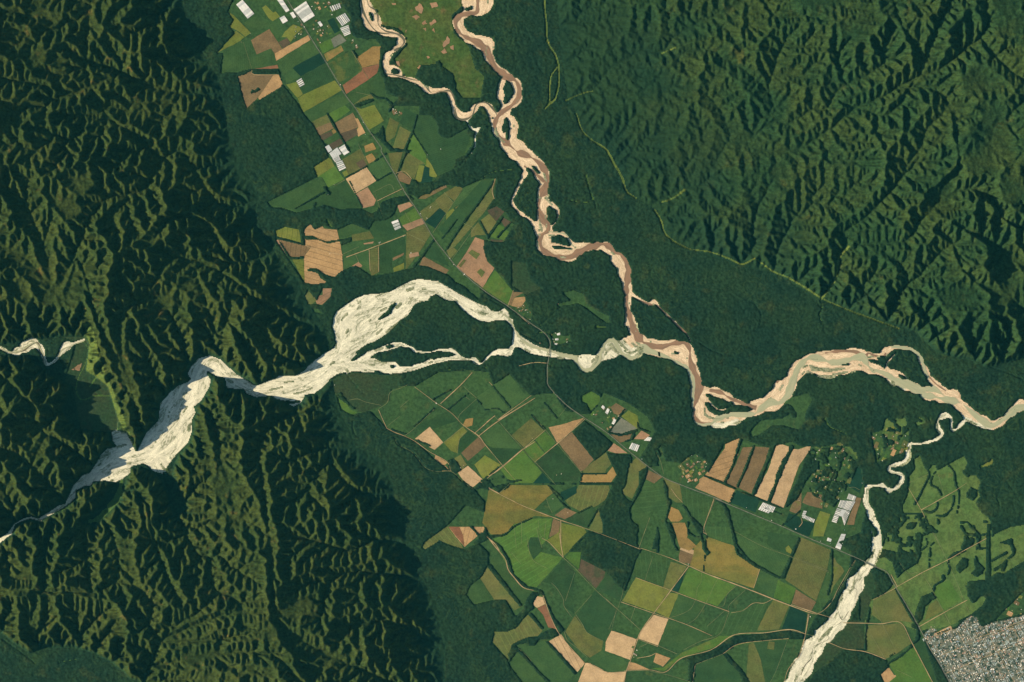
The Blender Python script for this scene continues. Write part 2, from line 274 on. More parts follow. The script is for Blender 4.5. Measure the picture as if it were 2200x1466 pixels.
# old channels and drainage lines: furrows in the canopy
FURROWS = ['H 800,100,2 750,160,3 745,250,3 790,340,3 850,400,4 900,410,4 1000,400,3', 'H 850,80,2 840,150,3 850,220,3 870,320,4 900,370,3 970,390,2', 'H 900,110,2 950,230,2 1040,300,2 1130,330,2', 'H 830,420,3 790,480,3 800,560,3 860,650,3 960,690,3', 'H 1490,420,2 1480,480,3 1500,520,2', 'H 1200,860,2 1320,1000,0', 'H 1500,960,2 1600,1050,3 1700,1150,3 1770,1250,3 1870,1290,3 1980,1270,3 2060,1180,2', 'H 1560,1100,2 1640,1230,2 1730,1330,3 1850,1390,3 1990,1370,3 2090,1300,2',
  'I 0,980,2 100,940,2 170,860,2', 'I 1450,980,3 1530,1080,4 1620,1150,5 1750,1185,5 1850,1160,4 1950,1080,3 2030,1000,2', 'I 1300,300,2 1240,380,2 1100,500,2 1000,620,2 880,720,2', 'I 1400,240,2 1300,300,2', 'I 1560,270,2 1700,370,3 1780,430,3', 'I 320,1180,2 480,1230,3 640,1250,3', 'I 860,1230,3 980,1260,3 1100,1240,3', 'I 1150,250,2 1160,330,2 1120,420,2 1040,480,2',
  'R 0,60,3 60,160,4 130,240,5 260,290,4 400,280,4 520,180,3 600,100,2', 'R 780,0,4 790,60,5 850,110,3', 'R 1580,520,3 1700,620,4 1860,650,4 1980,720,4 2060,820,4 2150,940,3 2190,1050,2', 'R 1930,830,2 1980,930,2 2080,960,2', 'R 1900,510,2 2050,550,2 2195,590,2', 'R 1830,1150,4 1870,1020,5 1760,800,4', 'R 960,540,3 900,880,0', 'R 930,950,5 900,1060,5 880,1220,4',
  'A 1550,240,3 1560,300,4 1620,350,4 1700,355,4 1760,310,3', 'A 1590,240,2 1600,290,3 1650,320,3 1710,310,2', 'C 870,880,3 900,960,4 880,1020,3 850,1060,2', 'C 920,900,3 1010,890,0 1030,920,4 1020,990,4 960,1050,4 900,1080,3', 'C 560,780,3 580,900,3 640,960,3 740,1000,3', 'C 600,720,2 680,820,2 800,900,2', 'C 1290,190,3 1360,230,3 1480,290,2', 'C 1540,40,3 1640,160,0 1700,120,3 1700,20,3', 'C 1570,380,2 1640,470,2 1620,540,3 1700,640,2', 'C 1350,430,3 1380,520,4 1410,620,4 1460,740,3',
  'D 780,190,4 740,270,5 760,350,5 840,430,4 920,430,3', 'D 1850,420,2 1860,380,3 1920,350,3 2000,370,3', 'D 1380,700,3 1450,800,4 1540,850,3', 'D 1080,1070,3 1140,1200,3 1260,1320,4 1340,1420,4', 'D 1540,1200,3 1550,1300,4 1580,1420,3', 'D 1150,1020,2 1250,1150,2 1400,1230,2', 'G 600,470,3 480,470,4 400,450,4 300,480,3', 'G 560,560,3 620,640,3 670,700,3', 'F 330,470,4 380,560,5 400,620,4 500,640,4', 'F 480,770,4 560,740,4 620,800,3', 'S 0,700,2 30,640,0', 'S 215,440,3 350,390,4 470,270,4 560,200,4 650,160,3', 'S 60,120,2 110,260,2 90,400,2', 'S 410,890,2 480,860,3 540,880,3 600,885,3', 'S 500,880,2 515,930,2 470,1010,2', 'S 300,560,2 320,700,2 335,780,2', 'S 900,1240,2 1010,1260,2 1060,1340,3 1070,1390,2',
  'U 1110,90,3 1180,90,3 1260,130,2', 'U 1310,420,3 1240,490,4 1230,560,3', 'U 1500,650,4 1440,720,5 1420,850,4 1330,900,4 1200,880,3', 'J 470,500,3 480,640,3 560,760,3', 'M 200,210,4 160,400,4 80,480,3', 'K 560,1466,0 570,1470,2', 'P 470,160,3 500,150,3 520,140,2', 'P 330,1360,3 360,1300,3']
PALE_LINES = ['H 540,450,2 400,380,2', 'I 440,370,2 520,420,2 640,470,2', 'S 240,860,2 320,870,3 350,850,2', 'S 320,750,3 345,860,4', 'S 120,1400,2 210,1320,2', 'R 1920,940,8 1950,1010,4', 'R 1580,300,0 1590,310,2', 'J 470,540,2 475,620,2 500,680,2', 'J 900,740,3 960,810,3 1040,840,3 1150,980,3', 'D 760,250,3 800,340,3 870,340,3 1000,370,3 1050,350,4 1130,310,4 1250,290,4 1390,280,3', 'D 980,0,5 960,80,4 900,160,3 830,240,3', 'D 2010,340,5 2050,470,8 2090,570,5 2110,640,3', 'C 1690,760,2 1640,750,0', 'H 0,1030,4 330,1010,0 400,1010,2', 'M 130,360,2 180,220,2']
# woods that stand inside the open land: (name, label, shapes)
WOODS = [
 ('dark broad wood running down between the green and ochre fields', 'K 1110,540 1160,550 1340,560 1320,660 1290,840 1250,910 1290,960 1345,1010 1370,1000 1330,1070 1340,1170 1410,1230 1395,1390 1440,1466 N 350,200 290,310 250,440 180,610 140,560 0,480 M 2190,585 2100,560 1980,420 1870,360 1750,300 1750,230 1640,230 1700,170 1780,140 1800,60 K 780,1440 900,1340 940,1280 1080,1310 1075,1200 1030,1060 1110,985 1150,880 1180,820 1210,740 1160,650'),
 ('square dark green wood beside the highway above the tan triangle', 'K 790,350 910,240 1170,450 1120,510 1000,610'),
 ('bent wood with a blunt end beside the long ochre road', 'K 0,800 130,760 200,830 180,870 90,920 0,870 J 2100,1100 1960,1110 1860,1070 1760,1110 1690,1100 1620,1190 1700,1180 1850,1220'),
 ('dark ragged wood among the sheds west of the striped fields', 'K 1560,360 1590,340 1640,450 1590,500 1620,560 1590,640 1600,660 1510,670 1430,590 1500,480'),
 ('small dark wood beside the farmstead with the white shed', 'J 1370,920 1430,900 1500,1010 1430,1050 1380,1010'),
 ('dark wood cutting into the big tan field like a claw', 'B 1130,1235 1160,1220 1230,1215 1300,1270 1450,1320 1440,1370 1330,1350 1260,1300 1250,1260'),
 ('thin dark wood crossing the upper tan field from west to east', 'B 1110,905 1200,912 1240,935 1330,965 1400,950 1540,940 1540,965 1400,965 1340,982 1230,940 1130,945'),
 ('straight dark tree belt between the yellow and tan fields', 'B 1063,825 1112,828 1122,1000 1090,990 1085,920'),
 ('dark tree line slanting below the yellow-tan field', 'B 860,918 950,940 1100,985 1120,1003 1080,990 940,955 860,935'),
 ('short tree line jutting into the brown contour field', 'B 870,945 980,1110 1110,1105 1110,1120 970,1130'),
 ('dark square grove on the small stream among green fields', 'B 1450,950 1555,925 1560,960 1460,995'),
 ('meandering tree belt between the highway and the striped fields', 'D 300,420 365,435 370,380 410,380 440,430 540,440 620,360 740,330 740,360 620,430 540,510 460,520 430,560 400,520 330,520'),
 ('tree belt winding along the stream under the pink bare field', 'B 1600,650 1700,690 1760,700 1850,680 1870,600 1970,550 2100,530 2150,560 2060,590 1980,610 1960,700 1880,760 1760,770 1700,850 1600,790'),
 ('dark round wood in the bright pasture, largest of the round clumps', 'R 1600,880 1640,820 1710,850 1710,910 1660,950 1600,920'),
 ('teardrop dark wood beside the long straight tree belt', 'O 1740,270 1760,330 1820,390 1800,440 1750,470 1700,440 1740,400 1720,330'),
 ('oval dark wood tilted in the bright pasture', 'O 1560,370 1620,290 1670,310 1660,370 1590,435 1560,410'),
 ('curved dark wood like a boomerang in the bright pasture', 'O 1620,150 1700,100 1730,120 1700,190 1620,230 1600,200'),
 ('kidney-shaped wood leaning over the tan corner field', 'O 1190,760 1230,660 1330,620 1365,670 1310,700 1260,760 1230,870 1190,910 1150,900'),
 ('boot-shaped dark wood above the edge of the town', 'O 1650,560 1720,520 1840,525 1840,650 1740,650 1750,700 1710,720 1680,670'),
 ('long straight dark tree belt running north to south', 'O 1845,-20 1880,-20 1875,200 1865,560 1830,560 1840,300'),
 ('short slanting tree belt east of the straight belt', 'O 1875,320 2030,235 2040,250 1880,335'),
 ('lower slanting tree belt east of the straight belt', 'O 1905,400 1990,350 2035,305 2035,350 2000,420 1975,410 1990,375 1915,420'),
 ('branching tree clump in the far eastern pasture', 'O 1970,150 2080,110 2090,170 2115,240 2080,290 2030,310 2090,250 2070,170'),
 ('broad dark tree belt beside the southern levee', 'N 1000,1170 1230,1030 1500,1010 1740,980 1880,1000 1870,1060 1730,1055 1500,1070 1250,1110 1110,1200 850,1300 840,1466 780,1466 790,1260 720,1250'),
 ('wedge of dark forest pointing south-east through the plantations', 'N 1110,1200 1150,1200 1290,1350 1370,1466 1290,1466 1270,1380'),
 ('thin ragged tree line around the ochre meadow', 'K 1350,640 1340,560 1290,600 1300,640'),
 ('tapering dark wood between olive field and green paddocks', 'K 1420,720 1500,670 1500,700 1470,800 1430,900 1380,990 1350,1010 1370,960 1420,850'),
 ('winding dark wood west of the road junction', 'K 1830,1030 1860,1050 1900,1130 1980,1200 2030,1250 2050,1330 2040,1400 2010,1340 1950,1330 1900,1320 1870,1240 1880,1180 N 780,80 800,60 870,100 930,130 900,60 960,80 950,190 990,240 960,270 920,210 910,110'),
 ('jagged tree fingers west of the ochre tongue', 'K 1640,790 1690,870 1690,960 1720,1000 1700,1080 1670,1200 1710,1200 1760,1310 1750,1400 1790,1466 1770,1466 1700,1300 1660,1190 1690,1060 1650,870'),
 ('irregular dark clump inside the green paddock', 'N 490,0 515,90 500,160 505,240 490,240 480,190 445,210 460,130 480,100'),
 ('dark tree belt angled across the plantation north of the dirt road', 'N 1180,0 1200,0 1245,150 1250,240 1340,300 1440,370 1660,480 1740,300 1820,100 1845,120 1760,300 1690,490 1640,490 1430,390 1240,260 1215,170'),
 ('long slanting tree belt in the south-western pastures', 'M 860,345 900,360 1020,510 1195,740 1170,750 1010,560 870,380'),
 ('short slanting tree belt below the river road', 'M 1250,820 1280,815 1390,950 1385,970 1360,950'),
 ('straight tree belt between the olive pasture and the pale strip', 'M 1415,1085 1440,1080 1580,1230 1710,1380 1690,1395 1560,1250'),
 ('straight tree belt furthest south-west in the pastures', 'M 1130,1120 1170,1150 1300,1300 1460,1466 1420,1466 1280,1310 1150,1170 1070,1270 1060,1200'),
 ('crooked wood linking the two river-road bends', 'M 1290,620 1390,620 1330,650 1290,720 1310,760 1260,800 1200,870 1150,930 1120,960 1030,990 1150,900 1140,850 1210,780 1240,680'),
 ('knotty tree clump between the pastures and the brown strip', 'M 1390,1000 1480,960 1560,1000 1540,1020 1440,1060 1350,1060 1310,1120 1260,1120 1250,1090 1130,1110 1100,1160 1090,1120 1180,1070 1250,1045 1340,1040'),
 ('tree belt sweeping beside the river road', 'M 850,0 880,100 1000,190 1060,290 1110,440 1240,560 1380,600 1420,700 1500,860 1590,970 1560,1000 1500,920 1440,780 1390,650 1330,600 1200,560 1090,440 1040,300 980,200 900,120 830,50'),
 ('dark knot of trees at the top of the river road', 'M 780,70 840,55 880,110 800,150 740,150 790,100 700,0 730,0'),
 ('tiny dark bird-shaped clump inside the brown field', 'A 605,880 620,850 650,855 680,828 705,845 640,875'),
 ('dark tree belt above the brown wedge field', 'A 480,690 600,655 640,670 870,655 880,700 640,690 600,670 480,712'),
 ('round wooded meander bend east of the pale greenhouses', 'A 1545,220 1600,180 1700,200 1770,270 1770,330 1700,365 1600,350 1550,290'),
 ('pond-side tree belt curling through the olive meadow', 'A 1590,990 1650,960 1760,930 1770,950 1670,990 1620,1010 M 0,0'.replace(' M 0,0','')),
 ('dark belt of trees running down to the small dam', 'C 700,1060 640,1000 600,1000 590,1080 540,1180 560,1330 640,1410 800,1415 800,1430 620,1430 530,1340 410,1230 430,1290 500,1250 560,1150 590,1070 640,1000'),
 ('horseshoe of dark trees around the old river bend', 'C 860,680 900,630 1000,620 1130,650 1200,720 1225,800 1200,850 1180,830 1190,770 1130,690 1000,650 910,660 880,720'),
 ('small dark wood on the hedge north of the bare patch', 'C 1040,590 1070,575 1100,620 1050,620'),
 ('blocky wood between the village plots and the pale strips', 'L 1230,370 1270,320 1290,420 1250,560 1150,760 1050,830 1050,800 1200,470'),
]
HEDGES = ['L 620,200,22 540,450,18 470,600,14', 'L 745,260,16 660,480,14 590,640,12', 'L 940,210,36 860,430,34 740,720,26', 'L 1100,270,36 1000,480,34 890,780,24', 'L 280,540,12 420,590,14 560,655,10', 'L 620,690,8 800,760,10 1010,840,8', 'L 380,755,8 470,830,28 530,1010,20 580,1180,18 700,1330,16 860,1440,18',
          'J 1240,340,6 1400,250,0', 'D 1145,400,14 1000,600,12 850,800,12 690,1050,10', 'D 800,750,8 660,930,10', 'D 580,950,10 480,1090,12 390,1200,16', 'D 1230,730,16 1090,920,18', 'D 1320,770,8 1180,920,10', 'D 1020,770,6 1090,920,12', 'D 0,330,4 50,390,4', 'A 1330,1075,14 1420,1230,14 1540,1430,16', 'A 1575,480,10 1615,545,14',
          'D 320,110,12 260,260,8 235,330,6', 'D 230,100,20 340,115,18', 'C 420,880,8 480,920,14 560,930,10 620,980,12', 'C 860,1090,12 820,1240,10 780,1330,12 740,1440,12', 'C 1000,1090,10 1060,1170,16 1080,1260,20 1150,1290,18 1210,1260,14', 'C 820,1250,8 960,1460,6',
          'O 1600,0,8 1640,60,12 1700,80,10 1750,100,14 1770,200,16 1830,200,10', 'O 1720,0,12 1760,80,12 1830,70,10', 'R 1400,580,8 1460,650,10 1480,780,12 1510,860,12 1510,1000,10 1490,1100,6', 'R 1190,620,8 1200,700,12 1150,800,10 1110,890,10 1070,960,14 1050,990,22', 'R 1240,700,6 1220,780,10 1290,830,8 1330,900,10', 'R 1290,980,8 1280,1040,12 1220,1080,12 1150,1060,8',
          'R 1460,910,12 1460,960,16 1430,1050,10 1350,1120,18 1280,1110,10', 'R 1280,650,8 1230,690,6', 'R 1540,1190,14 1600,1180,14 1640,1230,14 1690,1280,16 1730,1330,16 1720,1400,20 1700,1466,14', 'R 1540,1230,16 1590,1300,18 1690,1310,14', 'R 1590,1350,60 1600,1430,50', 'R 1570,650,30 1610,690,30', 'R 1300,1190,30 1290,1150,10', 'R 1780,1180,30 1800,1180,20', 'R 940,1100,10 1130,1100,8 1200,1220,12 1290,1280,6',
          'O 1340,600,14 1360,550,16 1440,500,16 1430,470,20', 'O 1475,320,14 1490,400,12 1470,460,8', 'O 1480,310,16 1530,270,30 1640,220,22', 'O 1300,380,8 1310,200,10 1340,150,8', 'O 1250,60,6 1280,170,8 1190,240,8', 'O 1140,1100,14 1190,1060,20 1190,960,30 1160,930,40', 'O 1140,1120,16 1060,1200,12 910,1290,14', 'O 700,1160,14 700,1000,12 740,760,14', 'O 930,1220,8 980,1190,10', 'O 980,580,14 1080,760,14 1190,940,12',
          'K 870,740,6 1110,740,8', 'K 400,180,8 520,310,10', 'K 530,70,4 640,210,6', 'K 250,830,6 860,830,8 1180,830,10', 'K 860,830,4 880,740,6', 'K 560,850,6 680,1000,8 760,1070,6', 'K 1280,130,8 1130,350,6', 'K 1130,350,10 1250,370,18 1390,330,14', 'K 1400,250,14 1420,310,14 1520,340,10', 'K 1370,360,10 1350,410,12 1290,430,10', 'K 0,1330,16 150,1310,10 250,1230,8 400,1160,6', 'K 930,1240,10 1030,1070,6', 'K 840,1110,4 980,1040,6',
          'J 1050,600,8 1240,430,6', 'J 1370,440,4 1560,290,5', 'J 1640,340,10 1680,385,12', 'J 1790,210,6 1960,420,8', 'J 1720,440,8 1830,430,8 1900,470,8', 'J 1200,780,14 1080,730,10', 'J 840,630,14 970,670,12', 'J 1060,820,20 1160,920,22 1240,950,10', 'J 1720,1090,8 1850,980,6', 'M 410,130,8 460,160,6', 'L 1410,720,8 1510,480,6', 'L 1180,870,5 1020,1000,4', 'L 850,840,4 1010,900,5', 'L 1480,1240,10 1480,1400,8', 'N 2130,250,10 2140,460,12 2100,640,16', 'N 1110,1200,6 1260,1360,20', 'B 1030,650,5 1300,500,8', 'B 1310,460,30 1340,510,24', 'B 1220,600,14 1200,650,14',
          'B 1770,210,2 1890,130,4', 'B 1500,360,4 1700,255,4', 'B 1795,390,5 1930,315,4', 'B 1540,390,4 1660,640,6', 'L 560,690,3 520,790,3', 'N 940,270,5 930,410,5', 'K 1120,1310,0 1130,1320,4', 'I 960,1060,30 900,1120,20', 'I 1170,1000,60 1230,950,90 1280,1010,60', 'K 580,860,8 690,970,10']
# ---------------------------------------------------------------- rivers: bed outlines, bed strokes (x,y,width), water strokes
FAN = ['F 0,1355 40,1330 75,1280 130,1252 165,1245 200,1255 250,1225 300,1190 340,1178 362,1130 385,1080 430,1030 470,1015 500,970 530,920 560,890 610,880 590,850 583,800 610,790 665,805 690,850 715,908 735,870 770,800 830,740 840,650 895,590 930,560 980,540 1003,525 980,500 1000,460 1040,415 1100,398 1160,420 1240,495 1344,560 G 0,1165 100,1125 200,1080 290,1075 345,1080 430,1030 480,975 540,925 620,870 690,830 715,790 705,700 685,650 690,560 720,500 800,440 880,385 980,345 1080,340 1200,320 1300,265 1400,215 1470,205 1560,215 1640,225 1740,285 1850,350 1950,400 2040,440 H 400,450 440,490 500,500 530,480 560,465 600,500 605,545 640,570 640,600 660,660 700,710 760,750 830,795 900,820 960,835 1040,860 1150,885 1200,890 1300,885 1380,890 1420,830 1450,780 1490,745 1540,735 1585,768 1620,735 1700,740 1780,760 1850,850 1820,850 1790,900 1740,935 1690,945 1640,915 1600,890 1560,920 1480,940 1440,950 1400,990 1350,1040 1290,1055 1240,1030 1210,980 1160,930 1100,930 1050,925 980,915 900,905 800,885 760,870 700,830 660,825 640,860 630,895 580,910 540,900 500,895 440,905 400,940 360,975 330,990 300,975 260,945 200,945 140,945 60,945 0,960 G 1600,975 1500,1010 1400,1040 1300,1060 1200,1065 1100,1050 1000,1050 900,1045 800,1050 730,1070 670,1110 640,1150 600,1190 520,1245 445,1250 430,1290 400,1330 340,1360 300,1340 260,1310 180,1290 130,1260 60,1270 0,1275 F 1344,622 1290,600 1280,580 1190,575 1180,520 1130,512 1085,482 1090,500 1110,530 1100,570 1060,640 1020,670 1030,700 1010,740 1010,800 990,860 930,920 890,970 855,1025 800,1010 770,980 750,970 690,985 685,1020 640,1055 600,1070 550,1060 490,1065 480,1085 440,1090 400,1110 400,1150 350,1192 330,1205 270,1240 205,1272 160,1260 110,1275 80,1290 65,1340 30,1365 0,1390 P -200,1200 -200,1180']
FAN_FLOW = ['P -200,1190 F 0,1372 75,1310 150,1250 300,1210 400,1120 520,1000 640,930 730,920 840,860 930,730 1010,600 1060,490 1120,440 1200,520 1344,590 G 0,1220 200,1170 400,1130 600,1020 760,870 850,700 900,560 1050,470 1250,370 1450,290 1640,290 1800,370 1950,450 H 350,500 500,540 570,520 640,640 690,740 800,830 950,870 1150,900 1220,960 1300,1020 1380,970 1440,850 1520,780 1580,840 1660,910 1740,900 1820,820', 'G 700,980 850,1000 1000,1010 1200,1030 1400,1010 1600,950 1780,920 1900,920 2000,960 H 330,970 440,880 560,870 640,800', 'G 780,950 950,880 1150,810 1300,790 1420,850 1560,860 1750,830 1880,900',
            'G 760,870 900,760 1050,660 1150,560 1260,480 1350,400', 'G 720,800 720,650 760,530 900,420']
FAN_ISLES = [('dark forest island between the two arms of the pale fan', 'G 1440,430 1560,400 1570,370 1620,350 1700,400 1790,410 1850,480 1950,560 2010,590 H 370,590 400,605 500,580 560,578 600,612 630,660 630,740 620,800 590,835 500,835 440,860 400,900 350,965 300,905 220,920 180,900 90,822 20,835 G 1640,835 1560,860 1450,850 1420,820 1370,800 1300,770 1220,778 1150,800 1060,840 950,870 890,880 950,830 1010,790 1060,780 1090,760 1130,740 1200,690 1250,640 1300,580 1360,550 1400,490 1420,450'),
             ('lens-shaped forest island between the two lower braids', 'G 1020,920 1100,870 1200,855 1300,820 1380,830 1420,870 1480,885 1560,875 1640,860 1740,870 1800,890 1740,905 1640,915 1600,930 1560,915 1500,960 1440,970 1390,990 1300,990 1260,955 1200,950 1130,948 1060,915'),
             ('narrow forest sliver inside the pale upper fan', 'G 1085,588 1110,562 1160,515 1190,490 1208,450 1255,422 1258,432 1228,470 1208,520 1160,550'),
             ('tiny forest sliver at the head of the lower braids', 'G 910,890 960,850 1010,845 960,890 900,930 850,950'),
             ('small wooded bar in the lowest braid', 'G 1205,990 1230,980 1250,1000 1220,1010'), ('thin wooded bar at the south lip of the bed', 'G 1060,1040 1100,1035 1110,1050 1070,1050'), ('small wooded bar near the first braid split', 'G 1170,810 1230,800 1230,825 1190,830'),
             ('thin wooded sliver along the southern loop of the gravel bed', 'G 270,1305 340,1310 400,1300 400,1312 340,1325 290,1325')]
STREAMS = [('fan', 'F -60,350,30 0,360,26 50,385,26 95,378,50 150,345,50 180,338,40 215,365,26 232,420,20 248,448,22 290,428,16 318,390,28 345,355,46 380,340,36 440,320,14'),
  ('fan', 'J 410,95,14 450,150,12 500,210,9 550,270,9 620,305,9 680,265,9 780,230,9 870,215,7 930,170,5'), ('fan', 'J 350,410,7 420,485,8 500,495,8 570,495,8 640,455,8 680,480,6 725,550,5 725,600,5'), ('fan', 'P 355,1010,3 360,1020,4'),
  ('sand', 'C 370,-60,80 370,0,90 390,90,110 420,170,130 470,250,110 540,300,80 640,320,60 700,350,60 710,400,80 660,460,60 600,510,60 570,570,60 570,640,90 620,690,60 690,720,50 720,730,30 800,750,50 870,780,50 930,830,50 1010,860,55 1090,850,50 1150,860,50 1190,930,56 1210,1010,50 1250,1080,66 1310,1105,60 1370,1070,56 1420,1000,50 1490,975,40 1550,1010,50 1590,1080,50 1600,1130,30'),
  ('sand', 'C 590,620,30 640,630,30 690,660,34 715,710,26'), ('sand', 'C 1490,990,46 1540,1060,46 1560,1150,20 1580,1190,20'), ('fan', 'C 1340,1150,26 1350,1185,20 1400,1225,34 1440,1215,28 1410,1290,20 1410,1370,16 1370,1450,12 1350,1490,8'), ('fan', 'C 1440,1205,9 1570,1190,9'),
  ('sand', 'C 1430,-60,230 1430,40,220 1400,100,120 1330,130,70 1265,165,90 1250,220,100 1275,290,90 1340,350,80 1430,395,110 1515,420,130 1520,480,110 1550,560,70 1620,650,90 1720,720,80 1800,790,70 1815,870,64 1790,950,90 1700,1030,80 1640,1110,80 1625,1200,100 1660,1290,90 1730,1350,130 1820,1430,140 D 1350,90,160 1440,170,160 1540,230,150 1600,330,130 1620,420,100 1600,500,100 1610,560,110 1600,640,110 1600,720,100 1600,800,110 1620,880,130 1640,960,160 1680,1040,120 1780,1090,100 1880,1080,100 1980,1030,90 2090,1010,80 2195,1010,90 H 1560,10,90 1625,90,110 1640,160,110 1660,240,70 1670,320,64 1670,400,56 1670,480,56 1690,560,100 1700,640,120 1720,710,110 1800,790,110 1900,830,110 2000,850,130 I 0,400,120 100,420,130 220,430,170 300,480,150 350,560,110 385,650,110 405,750,110 420,850,120 460,950,150 470,1020,150 560,1060,110 680,1060,110 780,1030,90 900,1000,80 1000,950,90 1100,910,110 1180,820,130 1240,730,150 1300,630,140 1380,550,150 1480,550,170 1600,560,190 1720,540,190 1840,510,170 1950,540,170 Q 480,610,180 620,690,120 720,720,100 820,790,90 900,850,110 1000,880,120 1120,930,110 1240,970,110 1350,1000,100 1450,1020,100 1550,1080,110 1650,1170,110 1750,1240,110 1850,1290,80 1960,1250,90 2050,1170,110 2150,1090,120 2250,1050,130 P 2330,860,30'),
  ('sand', 'C 1680,740,50 1650,820,64 1650,900,64 1665,980,36 1670,1030,40'), ('sand', 'C 1740,770,50 1790,850,60'), ('sand', 'C 1690,1060,50 1760,1140,76 1775,1220,76 1755,1310,80 1800,1380,70 1860,1430,50 1920,1466,20'), ('sand', 'C 1380,60,40 1310,110,40'),
  ('sand', 'D 1400,240,50 1440,310,56 1400,400,40 1350,500,34 1320,590,40 1380,680,44 1480,750,50 1550,830,60'), ('sand', 'D 1650,570,50 1700,620,50 1750,670,30 1740,760,18 1680,830,16'), ('sand', 'D 1690,890,44 1790,890,44 1850,950,40 1920,1000,70 2050,990,50'), ('sand', 'D 1690,985,20 1780,1000,18 1880,1020,24'), ('sand', 'D 1340,40,40 1400,110,40 1470,150,40'),
  ('sand', 'H 1690,330,40 1760,380,32 1860,430,32 1915,412,44 1960,470,20 2030,540,24 I 100,70,18 180,150,24 250,220,24 320,290,20 352,350,24'),
  ('sand', 'I 470,790,90 560,800,70 660,840,76 780,900,50 900,930,50'), ('sand', 'I 900,905,40 1000,880,50 1090,820,60 1150,730,60'), ('sand', 'I 520,890,18 590,960,22 660,960,20 720,920,18 790,915,20'), ('fan', 'I 560,1095,60 640,1090,70 760,1050,60'), ('sand', 'I 1500,470,50 1650,460,70 1800,450,60 1900,470,50'),
  ('sand', 'Q 600,570,50 680,550,50 760,510,70 840,470,50 920,475,46 1010,490,50 1090,550,52 1130,640,54 1170,720,54 1220,810,74 1300,880,80 1400,940,90 1480,980,90 1550,1050,50'), ('sand', 'Q 850,530,24 790,600,30 755,650,34 755,710,40'), ('sand', 'Q 800,730,50 890,750,50 950,790,30'), ('fan', 'Q 1560,1190,30 1650,1250,50 1780,1290,50 1830,1300,30'), ('sand', 'Q 1420,1040,30 1560,1170,50 1700,1240,60'), ('fan', 'Q 830,830,16 880,880,20 910,895,10'),
  ('fan', 'R 1640,95,56 1580,115,56 1540,155,56 1500,200,36 1460,222,28 1435,200,25 1440,110,50 1395,62,56 1330,80,64 1290,130,53 1300,200,56 1335,250,67 1300,300,50 1220,335,50 1100,362,36 1000,360,44 985,420,61 980,500,50 940,550,44 860,580,39 790,600,42 785,640,47 840,662,42 920,690,47 915,750,50 860,820,50 780,850,50 735,800,50 640,800,42 560,818,50 545,900,47 540,980,78 580,1060,72 610,1150,83 660,1230,72 680,1300,78 670,1380,88 660,1450,99 O 800,140,83 800,230,77 760,320,77 700,400,88 620,500,121 590,600,143 530,700,143 500,800,132 430,900,143 350,980,165 280,1060,165 200,1150,154 150,1250,154 90,1350,154 40,1440,165 0,1540,176'), ('fan', 'R 600,1280,10 620,1400,20'), ('fan', 'O 470,650,30 440,740,30 400,860,50'), ('fan', 'O 230,990,40 240,1060,30'), ('fan', 'O 760,60,14 770,140,20'), ('fan','O 520,600,40 500,600,20')]
ISLES = [('small round wooded island in the tight river loop', 'C 615,665 640,648 670,655 692,680 680,698 650,702 625,690'), ('long wooded island inside the big double loop', 'C 1700,770 1735,775 1770,850 1750,920 1690,975 1675,960 1690,900 1680,860 1690,800'), ('slim wooded island below the river knot', 'C 1665,1200 1685,1160 1700,1180 1695,1240 1670,1250'), ('narrow wooded island at the foot of the knot', 'C 1700,1270 1720,1245 1725,1290 1710,1330 1700,1310'),
         ('wooded island in the top left arm of the red river', 'C 1310,85 1370,60 1380,85 1330,105'), ('tiny green island in the upper pale river', 'C 405,130 420,115 445,170 445,200 430,190'), ('wooded eye between the two sandy channels', 'D 1690,920 1760,905 1830,930 1870,1000 1800,990 1690,965'), ('thin wooded bar below the wooded eye', 'D 1690,1000 1760,1010 1890,1030 1800,1035 1720,1030'), ('slim green bar in the inner sandy bend', 'D 1490,240 1530,260 1590,330 1560,320'),
         ('northern eye-shaped island in the great bend', 'I 512,870 560,858 640,875 700,905 745,915 640,960 600,958 560,900'), ('southern long island in the great bend', 'I 475,905 510,900 560,960 640,985 720,930 800,925 910,960 800,985 680,988 600,1015 520,980'), ('small wooded spot on the broad sand bar', 'I 190,440 240,450 250,470 215,460'), ('dark wooded sliver north of the green channel', 'Q 560,600 620,600 720,640 745,660 735,690 690,660 600,630'), ('dark wooded wedge under the rusty channel', 'Q 760,560 800,520 860,495 850,530 780,590'),
         ('little wooded wedge above the wide green channel', 'Q 880,760 920,770 970,800 920,812'), ('small wooded bar on the green bend', 'Q 280,655 370,640 360,655 290,665'), ('dark slim island by the confluence bar', 'H 1640,640 1660,630 1690,720 1650,720')]
